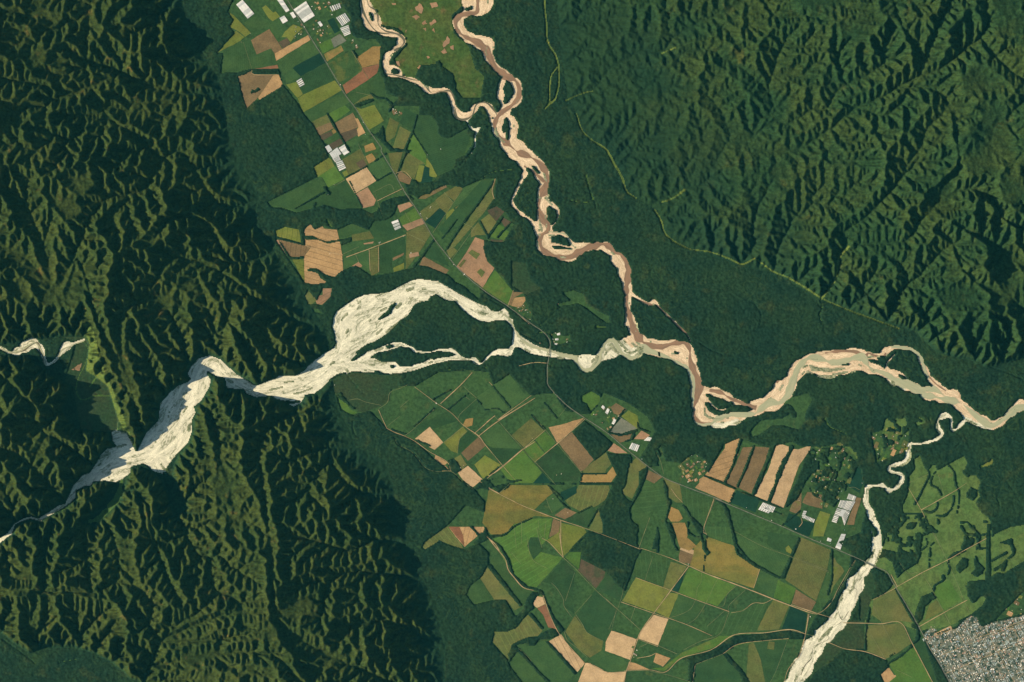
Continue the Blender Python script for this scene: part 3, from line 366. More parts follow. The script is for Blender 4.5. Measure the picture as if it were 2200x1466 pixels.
BROWN = ['C 1435,-60,25 1430,60,34 1420,120,40 1350,132,44 1265,150,40 1225,210,40 1245,290,44 1320,350,50 1430,400,54 1495,460,54 1545,540,44 1590,630,50 1680,715,54 1780,755,50 1822,830,46 1818,920,44 1750,1000,40 1660,1060,44 1610,1120,44 1592,1200,36 1640,1290,40 1720,1360,50 1800,1430,56 D 1370,120,60 1480,160,46 1570,220,46 1640,310,46 1652,400,46 1630,470,56 1580,560,54 1560,640,50 1600,730,46 1650,800,46 1655,860,44 1600,900,44 1575,960,34 1620,1050,40 1740,1108,40 1860,1110,46 1960,1060,56 2060,1010,54 2195,990,46 H 1560,-30,46 1620,-20,46 1665,50,54 1685,130,54 1670,220,54 1650,310,50 1655,400,36 1672,500,46 1700,590,46 1740,690,46 1800,770,56 1880,812,46 1980,820,56 I 100,400,46 190,372,46 290,358,44 340,420,40 348,520,36 375,600,60 408,700,60 425,770,66 410,840,50 380,930,26 378,1030,36 440,1092,36 530,1090,20 600,1050,10', 'I 520,790,20 620,810,26 720,870,26 850,920,36 940,950,40', 'D 1430,250,20 1500,300,22 1570,350,30 1620,400,24', 'I 1120,720,24 1200,630,16 1260,600,10', 'I 1560,455,12 1680,440,20 1800,440,26 1880,460,40 1930,480,30 Q 560,535,26 640,565,20 720,570,14 745,530,8',
         'H 1700,360,10 1780,405,12 1880,440,12 I 60,30,8 180,155,12 260,230,12 330,300,12 350,345,12', 'Q 1190,770,14 1280,860,16 1380,930,10', 'C 1510,440,30 1540,480,34 1550,560,20']
GREEN = ['H 560,520,14 620,590,14 700,730,22 800,810,26 960,850,30 1080,890,30 1180,905,40 1210,960,34 1250,1015,40 1310,1035,44 1370,1000,40 1415,920,36 1425,850,34 1470,780,34 1540,758,36 1580,820,34 1630,890,40 1690,925,44 1750,900,44 1790,830,50 1860,855,50 1960,885,36 I 60,465,24 130,490,28 230,545,30 310,590,40 355,660,46 372,760,32 368,870,28 358,980,24 372,1060,22 440,1102,24 530,1092,30 610,1035,50 720,1008,52 830,1010,52 930,1000,50 1000,945,56 1070,900,66 1150,905,50 1220,840,46 1250,760,54 1285,670,54 1330,570,54 1420,500,54 1520,510,56 1620,540,60 1720,535,56 1820,500,50 1900,495,56 1940,560,40 2000,625,34 Q 640,715,36 740,750,44 820,800,56 900,850,90 1000,900,80 1120,965,60 1250,990,50 1400,1025,60 1540,1062,60 1660,1160,60 1760,1240,60 1860,1292,50 1960,1245,60 2060,1170,60 2200,1100,60 P 2330,870,16', 'Q 800,462,26 920,472,40 1030,505,42 1105,560,48 1140,650,44 1165,740,36 1200,800,20', 'Q 900,800,20 980,840,60 1060,880,60 1150,910,50 1250,910,56 1330,960,40 1400,1010,30', 'D 1660,870,8 1750,880,8 1830,900,10 1870,980,10 1900,1010,8',
         'R 1600,130,5 1480,225,7 1430,180,9 1440,90,6', 'R 780,600,6 790,660,8 930,690,8 925,760,8 860,850,8 760,860,8', 'F 0,372,8 95,382,6 180,335,6 225,390,7 245,455,7 300,420,6 330,370,6 440,325,5', 'F 395,530,5 385,580,7 420,632,6 490,610,5 580,612,5', 'U 400,870,3 375,910,3 380,960,3']
CREEK = ['C 330,0,18 350,90,16 380,170,16 430,250,12 500,310,10 600,320,10', 'C 380,-20,10 410,60,12 460,90,14 490,150,16 495,230,16 560,290,12 690,330,14 740,390,20 700,450,22 640,480,18', 'C 560,540,10 530,600,14 560,690,10 640,705,10 720,725,12 830,755,14 890,760,20 940,810,18 1000,880,12 1090,870,12 1170,860,16 1215,940,18 1215,1010,20 1230,1100,24 1300,1130,20 1380,1090,12 1420,990,14 1500,965,14 1570,1020,16 1612,1090,16 1600,1160,12', 'O 430,770,4 480,880,5 540,800,4', 'O 470,900,4 340,1000,5 350,1060,5 200,1130,4', 'O 200,1150,4 190,1240,5 130,1310,5 90,1400,5', 'O 570,560,4 620,600,4 600,680,3', 'O 790,260,3 800,300,4', 'F 0,370,9 60,385,6 120,375,8 190,335,8 215,380,9 240,450,8']
# ---------------------------------------------------------------- roads and tracks
HIGHWAY = ['A 925,-60,9 940,-20,9 1100,240,9 1180,370,9 1300,560,9 1420,760,9 1500,900,9 1600,1030,9 1700,1200,9 1840,1400,9 D 80,110,9 200,310,9 300,490,9 440,700,9 570,920,9 700,1090,9 800,1210,9 920,1320,9 1020,1400,9 1100,1460,9 H 590,455,8 790,605,8 900,680,8 960,750,8 970,810,8 960,900,8 945,1000,8 945,1100,8 955,1170,8 1060,1290,8 1150,1370,8 1290,1466,8 K 900,212,9 1110,350,9 1300,510,9 1500,670,9 1640,770,9 1800,840,9 2195,990,9 L 380,755,9 780,922,9 1000,1012,9 1250,1122,9 1520,1232,9 1680,1300,9 1780,1345,9 1900,1400,9 O 900,430,9 955,525,9 1000,600,9 1120,800,9 1220,980,9 1300,1140,9 1400,1300,9 1520,1520,9']
ROADS = ['K 0,880,6 100,930,6 300,1030,7 500,1110,7 690,1180,8 900,1250,4 1200,1360,4 1430,1450,4 N 330,200,4 600,290,5 790,370,9 1000,460,11 1250,550,11 1580,680,11 1900,800,10 2000,825,5', 'N 790,370,8 620,600,8 470,800,8 340,980,8 300,1080,8 240,1260,8 200,1360,7 175,1500,7', 'N 2000,825,5 2060,790,5 2140,700,5 2195,590,5 O 560,380,5 600,320,6', 'N 1925,820,7 1890,1010,6 1840,1200,5 1730,1340,5 1690,1466,5', 'N 180,1360,5 420,1350,5 570,1370,7 720,1240,8 1000,1160,8 1220,1020,8 1500,1000,9 1740,970,9 1890,1010,5', 'N 1730,1055,6 1500,1075,5 1250,1110,6 1110,1200,5', 'N 850,1300,5 1110,1200,4', 'N 825,1466,6 850,1300,6', 'N 420,1360,4 600,1400,4 800,1460,5', 'N 150,710,6 470,820,6 760,920,6 1010,1030,6', 'N 290,480,5 620,600,5 860,690,6 1170,800,7', 'M 1580,290,5 1700,400,5 1880,590,5 2090,780,5 N 0,670,5 340,980,5', 'N 1170,800,5 1080,1010,5 900,1080,5 740,1160,4', 'N 1580,680,9 1500,720,6 1400,720,5 1300,790,4 1190,810,4', 'N 910,430,4 905,520,4 870,580,4 850,690,4 800,780,4 700,830,4 600,860,4', 'N 1070,480,4 1020,570,4 950,720,4 860,860,4 770,920,4', 'N 1240,555,4 1150,640,4 1120,740,4 1060,760,3', 'N 1330,590,3 1170,740,4 1170,800,4', 'N 390,0,4 320,200,4', 'N 450,280,4 370,520,4', 'N 500,1120,5 680,1200,5', 'N 310,1060,4 500,1130,6', 'N 930,0,5 960,80,4', 'N 1460,400,6 1400,580,6', 'N 1820,300,3 2110,420,4', 'N 300,1240,6 420,1220,6 480,1190,5', 'N 320,1140,4 400,1100,5', 'N 960,940,3 1130,790,3', 'N 60,980,3 110,760,3', 'N 240,880,3 340,600,3', 'N 1560,1466,3 1620,1340,4 1720,1070,5',
         'M 880,110,10 940,190,10 1030,300,10 1060,400,10 1110,470,10 1200,570,10 1300,600,9', 'M 1390,650,9 1450,820,7 1530,990,7 1640,1130,7 1780,1280,7', 'M 1470,530,5 1520,580,5 1580,680,5 1590,750,5 1660,850,5', 'M 1590,990,5 1620,1070,5 1720,1150,4 1810,1230,4', 'M 1700,830,5 1760,920,5 1810,1000,4 1960,1080,4', 'M 1810,1280,4 2000,1370,4 2195,1355,5', 'M 1545,60,7 1560,180,7 1580,290,6', 'M 1380,110,5 1450,150,6 1580,290,5', 'M 1330,0,3 1350,100,3 1380,200,3', 'M 1090,240,3 1180,350,3', 'M 1240,100,3 1260,230,3 1300,320,3 1440,400,3', 'M 1690,430,3 1600,700,3', 'M 1690,820,3 1850,640,3', 'M 2160,530,3 2120,700,3 2010,970,3', 'M 1160,1150,3 1240,1220,3 1310,1310,3',
         'J 1055,225,4 1250,370,4 1400,470,4 1520,590,5 1660,690,8 1730,780,6 1880,960,4 2000,1100,3', 'J 1660,690,7 1850,545,9 2195,330,5 K 90,230,8 250,110,5 400,0,4', 'J 1300,385,8 1490,210,8 1600,90,5', 'J 1740,1090,5 1890,970,8 2070,820,8 2195,740,4 K 320,510,6 530,330,4', 'J 715,440,6 750,520,6 795,615,6', 'J 790,615,6 870,655,6 960,690,6 1060,740,6 1200,840,6 1360,930,6 1400,1020,5', 'J 720,430,5 800,370,5 825,280,4 930,235,4 990,205,4', 'J 960,690,5 1050,620,3 1240,440,3', 'J 795,600,3 920,500,3', 'J 920,420,5 1000,350,4', 'J 1520,600,5 1330,750,4 1250,820,4', 'J 1810,500,6 1620,665,8', 'J 1810,500,4 1960,680,4 2080,810,4 K 320,510,4 450,640,4 630,840,4', 'J 1470,540,4 1480,490,4 1640,340,4', 'J 1520,220,4 1570,270,5 1640,330,5', 'J 1540,320,4 1580,350,3', 'J 1760,180,6 1790,212,6', 'J 1550,640,4 1480,720,5 1460,860,4', 'J 1490,1020,6 1690,1130,6', 'J 870,700,4 900,770,4 1000,820,4 1070,880,4 1150,980,4 1250,1025,4 1400,1025,4 1500,1110,4 1600,1190,4', 'J 440,350,5 520,340,5 600,370,5 740,400,5',
         'K 60,190,6 -20,250,6', 'K 0,500,3 110,640,4', 'K 320,510,7 110,690,8 0,760,6', 'K 420,190,4 630,440,4 880,730,5', 'K 910,220,6 650,450,7 430,630,4', 'K 740,100,3 660,200,3', 'K 200,830,4 100,920,5', 'K 0,870,7 100,925,7', 'K 1580,540,5 1620,620,5 1650,740,4', 'K 680,1180,9 680,1350,6 690,1466,6', 'K 540,960,4 570,1050,3 600,1110,3', 'K 470,1180,3 480,1300,4 530,1370,4', 'K 540,1180,4 520,1360,4', 'K 240,1240,3 260,1440,3', 'K 310,1200,3 310,1400,3', 'K 1520,1150,5 1410,1450,5', 'K 2130,990,5 2030,1250,5 2060,1310,4', 'K 1580,770,3 1560,830,5', 'K 1720,880,5 1770,950,6 1830,1010,5', 'K 1700,1260,3 1760,1310,3', 'K -20,1330,7 60,1400,10 100,1466,10',
         'O 980,575,7 1230,435,7 1480,310,8 1620,230,8 1840,110,4', 'O 980,580,6 770,690,5', 'O 940,450,9 1000,560,8', 'O 1010,320,3 1100,440,3 1250,470,3 1500,920,4', 'O 1350,60,4 1400,170,4 1520,430,3 1680,820,4', 'O 1200,945,8 1440,810,8 1660,690,8', 'O 490,905,8 700,910,8 850,915,8 1030,905,7 1140,1100,8 1350,1500,9', 'O 350,1090,6 500,1150,6 700,1180,9 890,1250,8', 'O 770,740,4 860,920,4 990,1170,3', 'O 740,990,3 880,1240,4', 'O 1040,890,4 1050,840,3', 'O 0,735,10 190,800,10 380,860,4', 'O 160,820,8 130,1020,6 70,1220,5', 'O 0,980,4 210,1030,5', 'O 610,310,3 520,480,4 400,680,4 330,770,5 240,820,5', 'O 990,1350,3 1140,1420,4', 'R 990,830,6 1120,1055,6 1160,1140,4', 'R 1120,1055,9 1370,915,9 1480,850,5 1600,770,3', 'R 1300,690,3 1360,900,3', 'R 1240,1290,4 1320,1440,4', 'R 990,770,2 1200,680,3',
         'A 540,400,3 620,650,3', 'A 620,655,6 640,705,6 860,705,7', 'A 1560,480,5 1720,750,5', 'A 1600,870,2 1730,900,4', 'B 1620,40,4 1700,200,4', 'B 1390,440,5 1500,380,5', 'B 1800,580,7 1900,530,6 2050,460,6', 'B 1760,500,4 1920,425,4 1965,495,4', 'B 1510,1110,8 1810,1000,8 2070,900,8', 'B 1480,1090,8 1240,1040,6 1120,1000,5', 'B 1725,1040,6 1735,1240,5', 'B 1815,1010,6 1815,1250,5', 'B 1480,1080,5 1630,1010,4', 'B 1600,1090,4 1630,1160,5', 'B 1770,1210,0 1780,1220,3', 'B 1850,720,2 1780,500,3', 'D 220,320,7 300,300,6 370,370,5', 'D 680,500,5 760,590,5', 'D 310,690,5 380,820,5', 'D 980,640,4 1060,680,5', 'D 320,880,5 500,970,5', 'D 860,790,3 950,830,4', 'D 1160,370,6 1130,480,6 1150,560,5', 'D 700,1050,5 760,1010,4', 'D 750,1130,3 1000,780,3', 'D 570,880,5 700,690,4 850,470,4', 'C 1500,990,1 1500,1000,2',
         'H 590,450,6 640,310,5', 'H 780,610,7 700,540,4 610,470,3', 'H 690,990,6 830,960,6 940,965,6', 'A 770,400,3 800,460,3', 'L 370,750,6 270,1040,6 300,1090,4', 'L 560,1060,3 820,1200,4 1090,1300,4 1450,1450,3', 'L 1640,650,5 1690,645,4 1740,670,4', 'L 1190,940,8 1200,980,8 1170,1020,6', 'Y 0,0,0.1 1,1,0.1']
ROADS = [r for r in ROADS if not r.startswith('Y')]
# ---------------------------------------------------------------- fields: colour | what singles it out | outline      (colour+s = contour lines, +r = fine rows)
FIELDS = '''
br|brown wedge-shaped field alone in the western forest, larger darker part|A 485,715 540,708 600,672 640,700 822,710 742,830 678,920 640,960 570,1026 545,950 520,860
tn|pale tan east part of the wedge-shaped field in the western forest|A 822,711 872,705 907,790 900,820 790,885 690,946 679,921 744,830
rd|thin reddish strip above the wedge-shaped field|A 622,650 860,612 870,646 740,655
br|brown bare field, upper part of the stepped L-shaped plot|A 610,380 785,275 905,462 835,508 800,458 665,515
tn|long tan bare strip running down from the highway at the stepped field|A 835,508 905,465 1150,333 1172,378 850,575
mgr|large dark green crop field west of the stepped bare field|A 350,480 500,392 612,382 665,515 800,458 850,575 862,612 620,655 330,680
yg|yellow-green meadow against the north-west forest edge|A 390,110 440,190 415,260 500,300 555,350 610,312 520,220 455,150
ygm|yellow-green wedge pointing at the western forest|A 290,500 470,292 550,352 500,396
mg|green field below the tallest white greenhouse|A 540,220 650,140 785,235 620,318
yg|yellow-green hook-shaped field between two greenhouses|A 715,75 750,50 820,120 845,110 885,160 815,202 775,170
mg|small green field south of the two white sheds|A 785,235 880,185 945,270 830,335
ygm|mottled lime plot among the village gardens|A 930,300 1010,232 1100,265 1030,330 985,400 950,355 900,350
db|dark brown square plot beside the village gardens|A 870,400 950,360 985,410 912,462
mgr|green field directly under the tan strip|A 850,578 1060,456 1110,540 1010,640 920,700 870,612
mg|green highway field with a fine cross line|A 1060,450 1180,380 1255,500 1110,580
dk|very dark green rectangle touching the highway|A 1000,640 1260,500 1325,590 1080,722
mg|mid-green strip left of the very dark rectangle|A 935,700 1010,650 1080,722 940,792
dgr|dark green rowed field beside the lone white greenhouse|A 1080,722 1240,640 1310,600 1400,750 1110,892 1040,760
yg|bright lime band crossing to the highway|A 1050,930 1110,890 1400,760 1472,850 1108,1060
ygm|yellow-green plot left of the lone white greenhouse|A 940,800 1040,775 1100,892 1050,925
mg|long green band below the bright lime band|A 1110,1062 1480,872 1562,960 1330,1080 1150,1160
ol|olive plot at the top of the narrow strip block|A 1160,1160 1330,1080 1370,1150 1215,1212
br|brown strip third from the top of the strip block|A 1215,1212 1360,1155 1402,1205 1255,1280
or|small orange-tan square in the strip block|A 1370,1235 1400,1212 1418,1248 1388,1266
db|dark brown strip above the green strip|A 1255,1282 1365,1240 1385,1275 1285,1330
mg|green strip between two dark brown strips|A 1290,1332 1440,1250 1465,1292 1340,1362
db|dark brown strip above the silver greenhouses|A 1340,1370 1465,1298 1492,1350 1385,1412
br|brown field east of the narrow tree row|A 1405,1160 1570,1065 1625,1200 1450,1265
tn|tan angular field hugging the highway|A 1570,1060 1598,1120 1618,1118 1690,1255 1625,1290 1598,1238 1625,1202 1588,1130
db|dark brown field south of the angular tan field|A 1450,1268 1598,1192 1622,1270 1500,1342
mg|green strip under the dark brown fields by the highway|A 1500,1350 1688,1262 1720,1292 1535,1392
bg|bright green plot right above the brown highway field|A 1345,1070 1490,985 1548,1045 1402,1150
bg|bright green plot on the east side of the highway|A 1250,420 1365,362 1390,450 1290,505
gy|grey covered plot beside the village rows|A 1365,372 1450,320 1512,385 1395,452
dk|dark teal pond-like plot in the village|A 1330,195 1390,168 1452,290 1400,318
orm|mottled olive-orange field east of the highway|A 1300,512 1460,430 1485,478 1330,582
mgm|mottled green field with a dark speck east of the highway|A 1335,600 1560,478 1620,575 1678,668 1440,780
or|orange-olive field near the upper river bend|A 1610,545 1760,440 1840,440 1825,600 1660,640
rd|reddish ploughed field running down to the highway|A 1475,805 1655,675 1660,642 1825,602 1800,690 1720,752 1510,888
mg|green field under the reddish field|A 1520,900 1800,722 1890,700 1875,800 1868,920 1700,890 1575,975
olm|olive meadow in the curl of the tree belt|A 1575,990 1650,930 1740,890 1770,925 1650,962
ygr|yellowish rowed field east of the highway bridge of trees|A 1600,1012 1650,1030 1775,990 1865,1140 1720,1232
olm|olive plot below the pink-roofed village|C 605,1110 690,1160 650,1290 575,1345 565,1240
dg|dark green field with a tree belt on its west|C 740,1012 860,1090 815,1240 700,1165
ol|large olive-tan field between two hedges|C 700,1190 802,1250 730,1420 630,1395
bg|bright green kite-shaped field by the hedge|C 812,1245 870,1330 945,1466 D 510,240 470,230 370,165 330,110 C 760,1400
dgr|large dark green field west of the small white dots|C 865,1092 995,1092 1055,1180 1088,1290 1200,1285 1335,1215 1365,1290 1290,1500 D 750,300 610,340 520,160 430,0 C 822,1240
ol|olive plot tucked beside the highway and hedge|D 150,130 290,112 230,320 190,290
ol|olive field above the brown fan plot|D 330,120 500,228 440,240 395,375 270,295
yg|yellow-green wedge beside the bright kite field|D 512,175 620,322 600,358 540,350 535,270 500,250
ygr|striped yellow-green paddock in the fan-shaped block|D 438,240 492,250 462,402 400,392
dkr|dark green striped paddock in the fan-shaped block|D 495,252 540,268 535,345 570,355 560,405 440,432 462,390
br|brown fan-shaped plot touching the highway|D 235,330 270,300 368,372 350,425 255,392
ygm|yellow-green top half of the meadow beside the dark forest|B 1200,260 1340,170 1372,192 1400,250 1240,355
bg|bright green lower half of the meadow beside the dark forest|B 1240,357 1400,250 1490,375 1340,452 1285,358
mg|long green strip running to the western foothills|B 770,592 1280,362 1330,462 1010,662 900,640
dg|dark green field around the lone tree clump|B 1050,690 1030,665 1330,500 1500,390 1655,640 1600,650 1440,655 1300,625 1190,655
lt|pale tan square field, palest by the highway|B 1505,372 1700,260 1792,390 1592,512
pk|pinkish brown field above the winding tree belt|B 1600,515 1712,450 1790,572 1770,622 1668,648
ol|olive field east of the silver greenhouses|B 1470,190 1640,90 1715,232 1532,345
or|orange field with ragged edges near the highway|B 1690,160 1750,130 1792,190 1722,228
or|orange plot at the highway corner|B 1680,62 1760,30 1792,90 1692,122
db|dark brown rounded patch in the olive field|B 1600,222 1672,182 1702,240 1645,282
mgr|green square field east of the pale tan square|B 1720,250 1850,172 1938,302 1798,385
mg|green field with a pale track along its foot|B 1720,442 1950,312 2042,450 1800,572
ygm|yellow-green strip beside the brown ragged edge|B 1470,310 1510,290 1540,340 1500,360
ygs|yellow-tan contour field at the foot of the mountains|B 842,860 930,822 1062,850 1082,972 862,918
brs|brown contour-ploughed field pointing to the mountains|B 872,942 1120,1002 1180,1010 1110,1105 972,1112
pk|thin pink strip along the mountain forest|B 850,950 868,945 968,1130 938,1128
tns|largest tan contour-ploughed field with wooded inlets|B 1112,860 1170,792 1210,850 1280,812 1300,840 1422,852 1440,930 1452,960 1470,1080 1480,1240 1450,1322 1330,1352 1200,1372 1120,1368 1110,1130 1112,1105 1182,1010 1125,1000
ygs|greenish contour wedge on the left of the tan field|B 1000,1132 1108,1130 1120,1350 1100,1320
pks|pink curved field south of the largest tan field|G 522,372 600,350 600,292 685,290 668,370 600,442 548,432
olm|olive triangle below the contour fields|G 412,390 470,312 542,402 500,440 430,420
mg|green block west of the thin square grove|B 1432,862 1560,792 1695,832 1710,855 1552,890 1540,912 1430,932
ol|olive block below the winding hedge|B 1560,900 1730,862 1772,932 1650,950 1570,960
mg|green strips under the square grove|B 1462,1012 1640,962 1790,982 1500,1088
pk|small pinkish wedge in the green strips|B 1670,980 1770,962 1760,980 1680,990
mg|green block with pale tracks by the river wood|B 1492,1112 1722,1052 1730,1235 1600,1190 1485,1215
pk|small pink clearing at the river-wood edge|B 1560,1195 1625,1155 1662,1190 1650,1205
olr|tall olive rowed block|B 1727,1048 1812,1012 1812,1255 1750,1288 1732,1235
dg|dark green tall block in the river farmland|B 1822,1010 1925,962 1948,1252 1820,1268
dg|dark green field with two colourful strips below|B 1932,962 2062,912 2065,1058 1948,1112
br|thin brown strip between green plots|B 1948,1118 2055,1068 2050,1090 1950,1145
yg|thin mustard strip at the foot of the strips|B 1952,1212 2055,1162 2055,1218 1958,1252
dg|dark green field north of the white farm corner|B 1762,770 1950,722 1962,780 2062,885 1832,978 1720,852
olr|olive field with pale diagonal lines west of the highway|D 322,872 432,822 492,800 552,890 485,1000 380,1150 312,1232 320,1000
pk|pink notch in the olive diagonal field|D 345,1082 432,1060 442,1098 352,1118
bgr|bright green rowed field beside the shade-net rows|D 250,742 400,642 462,742 290,822
pkr|pink rowed plot below the tree belt|D 232,622 350,590 382,622 260,690
pk|brownish pink strip touching the highway|D 282,812 468,742 500,790 330,862
olr|olive field east of the highway with white dashes|D 450,680 592,580 640,642 500,770 470,740
olr|olive rowed field beside the teal field|D 592,572 682,502 762,592 702,700 622,640
dkr|teal green rowed field on the highway|D 522,670 630,642 700,702 602,842 500,780
ol|tan-olive triangular field below the stream wood|D 682,500 800,432 852,462 772,582
brm|mottled brown field south of the stream wood|D 402,500 440,540 600,440 690,420 702,450 500,560 430,560
mgr|green strips with cross ticks, leftmost of the slanting strips|D 860,470 1030,382 900,560 770,640 620,840 605,845 780,570
yg|lime notched plot in the slanting strips|D 700,690 762,650 802,700 732,790 695,800
dg|long dark green slanting strip beside the tree line|D 1030,385 1132,382 1010,600 850,790 680,900 620,850 800,640
olr|long olive slanting strip east of the tree line|D 1168,362 1140,480 1150,552 1060,680 780,1010 705,1045 1000,622
ol|small yellowish plot in the middle strip|D 782,642 870,580 862,620 802,690
olr|small gridded plot at the foot of the slanting strips|D 702,1050 752,1010 802,1050 732,1130
dbm|purple-brown ploughed field nearest the eastern forest|D 1085,668 1180,627 1245,680 1170,770 1100,702
olm|olive field below the purple-brown field|D 1022,760 1100,702 1172,777 1090,900
db|purple-brown plot on the lower right of the forest fields|D 1202,750 1240,740 1312,780 1255,830
bg|bright green slanting field between two tree lines|D 1110,915 1190,800 1252,832 1180,940
bg|narrow bright green field beyond the second tree line|D 1192,930 1262,850 1302,880 1240,950
dbm|brown foot of the bright slanting fields|D 1110,942 1240,950 1220,968 1120,960
olm|olive-brown plot west of the two tree lines|D 932,850 1000,782 1070,900 980,902 930,925
pkr|large pink bare field between the highway and the forest|D 970,922 1052,950 1052,1040 1082,1150 1150,1212 1040,1398 792,1200 902,1040
ol+|small olive square near the top of the pink field|D 902,1070 940,1037 1018,1080 980,1130
ol+|small olive square near the foot of the pink field|D 985,1250 1020,1217 1063,1250 1030,1303
ol+|olive sliver on the west side of the pink field|D 812,1190 862,1130 885,1140 832,1208
bgm|bright emerald field south of the pink field|H 362,290 475,132 632,312 592,440
mg|green slanting plot left of the pink field|D 755,1140 885,1010 905,1035 790,1198
dg|dark green triangular field west of the highway|D 482,1098 580,950 730,1200 600,1140
br|brown wedge under the dark green triangle|D 442,1190 482,1100 722,1232 690,1275 580,1250 500,1190
br|brown notch south of the emerald field|H 597,438 642,322 732,332 652,372 620,448
tn|tan plot with a toothed edge|H 622,450 652,377 745,367 750,400 700,468
bg|lime green clearing like a mushroom cap|H 1252,1260 1340,1217 1420,1262 1420,1310 1370,1365 1335,1398 1305,1335 1255,1310
br|brown plot east of the bright white roofs|K 1148,110 1200,72 1300,130 1240,195 1180,170
yg|yellow-green field inside the village edge|K 1250,195 1320,140 1402,190 1418,260 1400,312 1330,260
gy|grey-green shade plot beside the village field|K 1135,350 1250,210 1330,262 1400,312 1290,350 1200,375
yg|lime square clearing alone in the forest|K 1705,370 1725,308 1820,350 1802,432
br|brown round-topped clearing in the forest|K 1570,330 1600,280 1635,290 1640,340 1670,380 1650,420 1620,370
pk|pink triangular plot under the hedges|K 1370,410 1440,330 1520,375 1470,415
br|brown plot beside the highway hedge|K 1150,365 1240,380 1350,360 1330,410 1240,445
pk|tan triangle under the square wood|K 1122,520 1180,450 1310,545 1200,545
lt|pale tan kite-shaped field, westernmost of the southern plantations|J 1062,715 1200,602 1325,750 1245,820
br|tan-brown rectangle beside the dirt track corner|J 1495,850 1660,700 1730,780 1560,925
tn|tan plot cut by a hedge tip near the farmstead|J 1240,925 1255,868 1368,940 1340,965 1250,950
tn|lower tan plot cut by a hedge tip near the farmstead|J 1240,965 1290,975 1350,970 1395,1025 1260,1018
lt|pale brown trapezoid with a track through its middle|J 1465,1035 1560,970 1700,1100 1600,1175 1510,1100
olm|olive yard around the farmstead|J 1430,900 1490,865 1550,960 1500,1010 1440,950
bg|grass green pasture wedge, leftmost below the fan|J 335,330 380,330 450,440 520,470 440,492 370,430
or|orange bare patch by the river scrub|J 1000,195 1030,150 1090,115 1080,150 1020,170
rd|little red patch near the river scrub|J 945,150 985,170 975,190 950,180
mg|lighter green plantation block in the north-east|J 1790,215 1950,105 2115,320 1960,430
mg|green block with the small dark grove corner|J 1640,320 1780,225 1940,420 1890,470 1720,430
dg|small dark gridded plots in the plantation|J 1400,440 1550,290 1640,380 1540,540 1480,510
dg|dark blue-green strip crossing the plantation|J 1060,600 1390,445 1480,540 1240,620 1200,600 1110,640
or+|orange ragged patch at the track crossing|J 1510,590 1540,530 1610,520 1600,590 1550,605
ygm|yellow-green block with a faint star of tracks|J 1330,750 1510,600 1560,650 1480,730 1460,850 1400,830
dg|dark green block east of the faint star|J 1480,720 1560,640 1650,695 1480,860 1465,820
dg|dark band along the tan-brown rectangle|J 1740,785 1850,740 2060,820 1890,965 1840,900
ygm|yellow-tinged field above the bent wood|J 1620,960 1720,870 1870,960 1740,1080 1700,1090
mg|green field between the long tracks|J 1680,690 1840,555 2060,810 1790,800 1740,770
olm|olive-tan field with a pale bare spot|K 215,375 400,215 525,330 450,400 420,410 330,490
bg|green wedge beside the pale bare spot|K 430,405 530,345 632,440 540,548 460,440
bgm|bright green field narrowing to the south-west|K 330,505 420,420 450,450 530,550 430,630
bg|vivid green field, largest of the bright southern blocks|K 110,695 320,515 500,725 420,825 250,830 200,820
dgm|dark block with bare pale scars|K 440,640 640,460 700,540 870,730 830,800 620,820 510,730
dk|dark slate triangle west of the bare scars|K 415,828 505,730 600,828
dk|dark slate patch under the bare scars|K 680,910 830,850 830,920 700,1000 670,960
br|long brown field aimed at the highway|K 655,445 785,345 990,605 900,700 870,715
tn|tan-brown ground north of the long brown field|K 565,300 700,270 900,210 770,345 645,445
ol|tan-olive field shaped like an arrowhead|K 890,700 1110,535 1155,560 1155,650 1105,700 1100,738 890,735
or|orange-tan strip with a rounded end|K 862,820 885,748 1110,745 1170,670 1205,750 1150,825
ols|olive banded field above the long ochre road|K 720,990 810,920 850,845 1130,850 1142,900 1100,985 1000,1050 860,1090 760,1040
oc|large ochre banded field, westernmost|K 100,920 200,845 560,848 620,910 550,960 430,1080 210,985
oc|ochre banded field below the long road|K 0,890 95,930 300,1030 500,1110 590,1150 430,1135 350,1190 240,1210 150,1310 20,1310 -60,1200
mg|small green pasture with white specks|K 545,970 640,920 720,1030 600,1112 575,1060
br|brown field corner where two tracks meet|K 620,1130 720,1060 830,1105 720,1170
bgs|bright green contour field below the ochre field|K 50,1350 150,1312 240,1215 410,1160 600,1160 560,1350 440,1466 M 1580,290 1330,570 1200,555 1060,380 930,160
dg+|dark green lens in the contour field|M 1240,180 1270,100 1350,100 1380,220 1300,310
br|brown sliver beside the mustard field|K 570,1340 610,1160 675,1190 660,1290
yg|mustard yellow field with a dark pond square|K 555,1360 660,1290 680,1200 900,1250 920,1290 860,1380 760,1466 700,1466 M 1640,230 1580,280 1430,130
dgm|dark olive triangle right of the mustard field|K 720,1165 860,1095 980,1050 1010,1080 925,1250
ol|olive triangle against the broad wood|K 945,1265 1035,1080 1070,1180 1080,1305
olm|olive-brown leaf-shaped field beside the highway|K 1255,895 1300,800 1320,650 1400,580 1490,665 1430,740 1420,830 1350,975 1270,930
br|brown notch by the highway and tapering wood|K 1500,700 1640,770 1560,830 1480,790
mgs|green field west of the ragged tree fingers|K 1385,990 1480,790 1560,830 1630,790 1690,940 1720,1010 1680,1190 1560,1090 1440,1090 1375,1040
mg|green paddock shaped like a bell|K 1340,1150 1330,1080 1400,1070 1520,1140 1450,1300 1400,1230
ol|olive floor between the tree fingers|K 1650,780 1800,840 1830,1010 1770,1010 1700,960 1690,870
or|orange island in the tree fingers|K 1690,1150 1720,1050 1790,1080 1830,1160 1790,1190 1720,1190
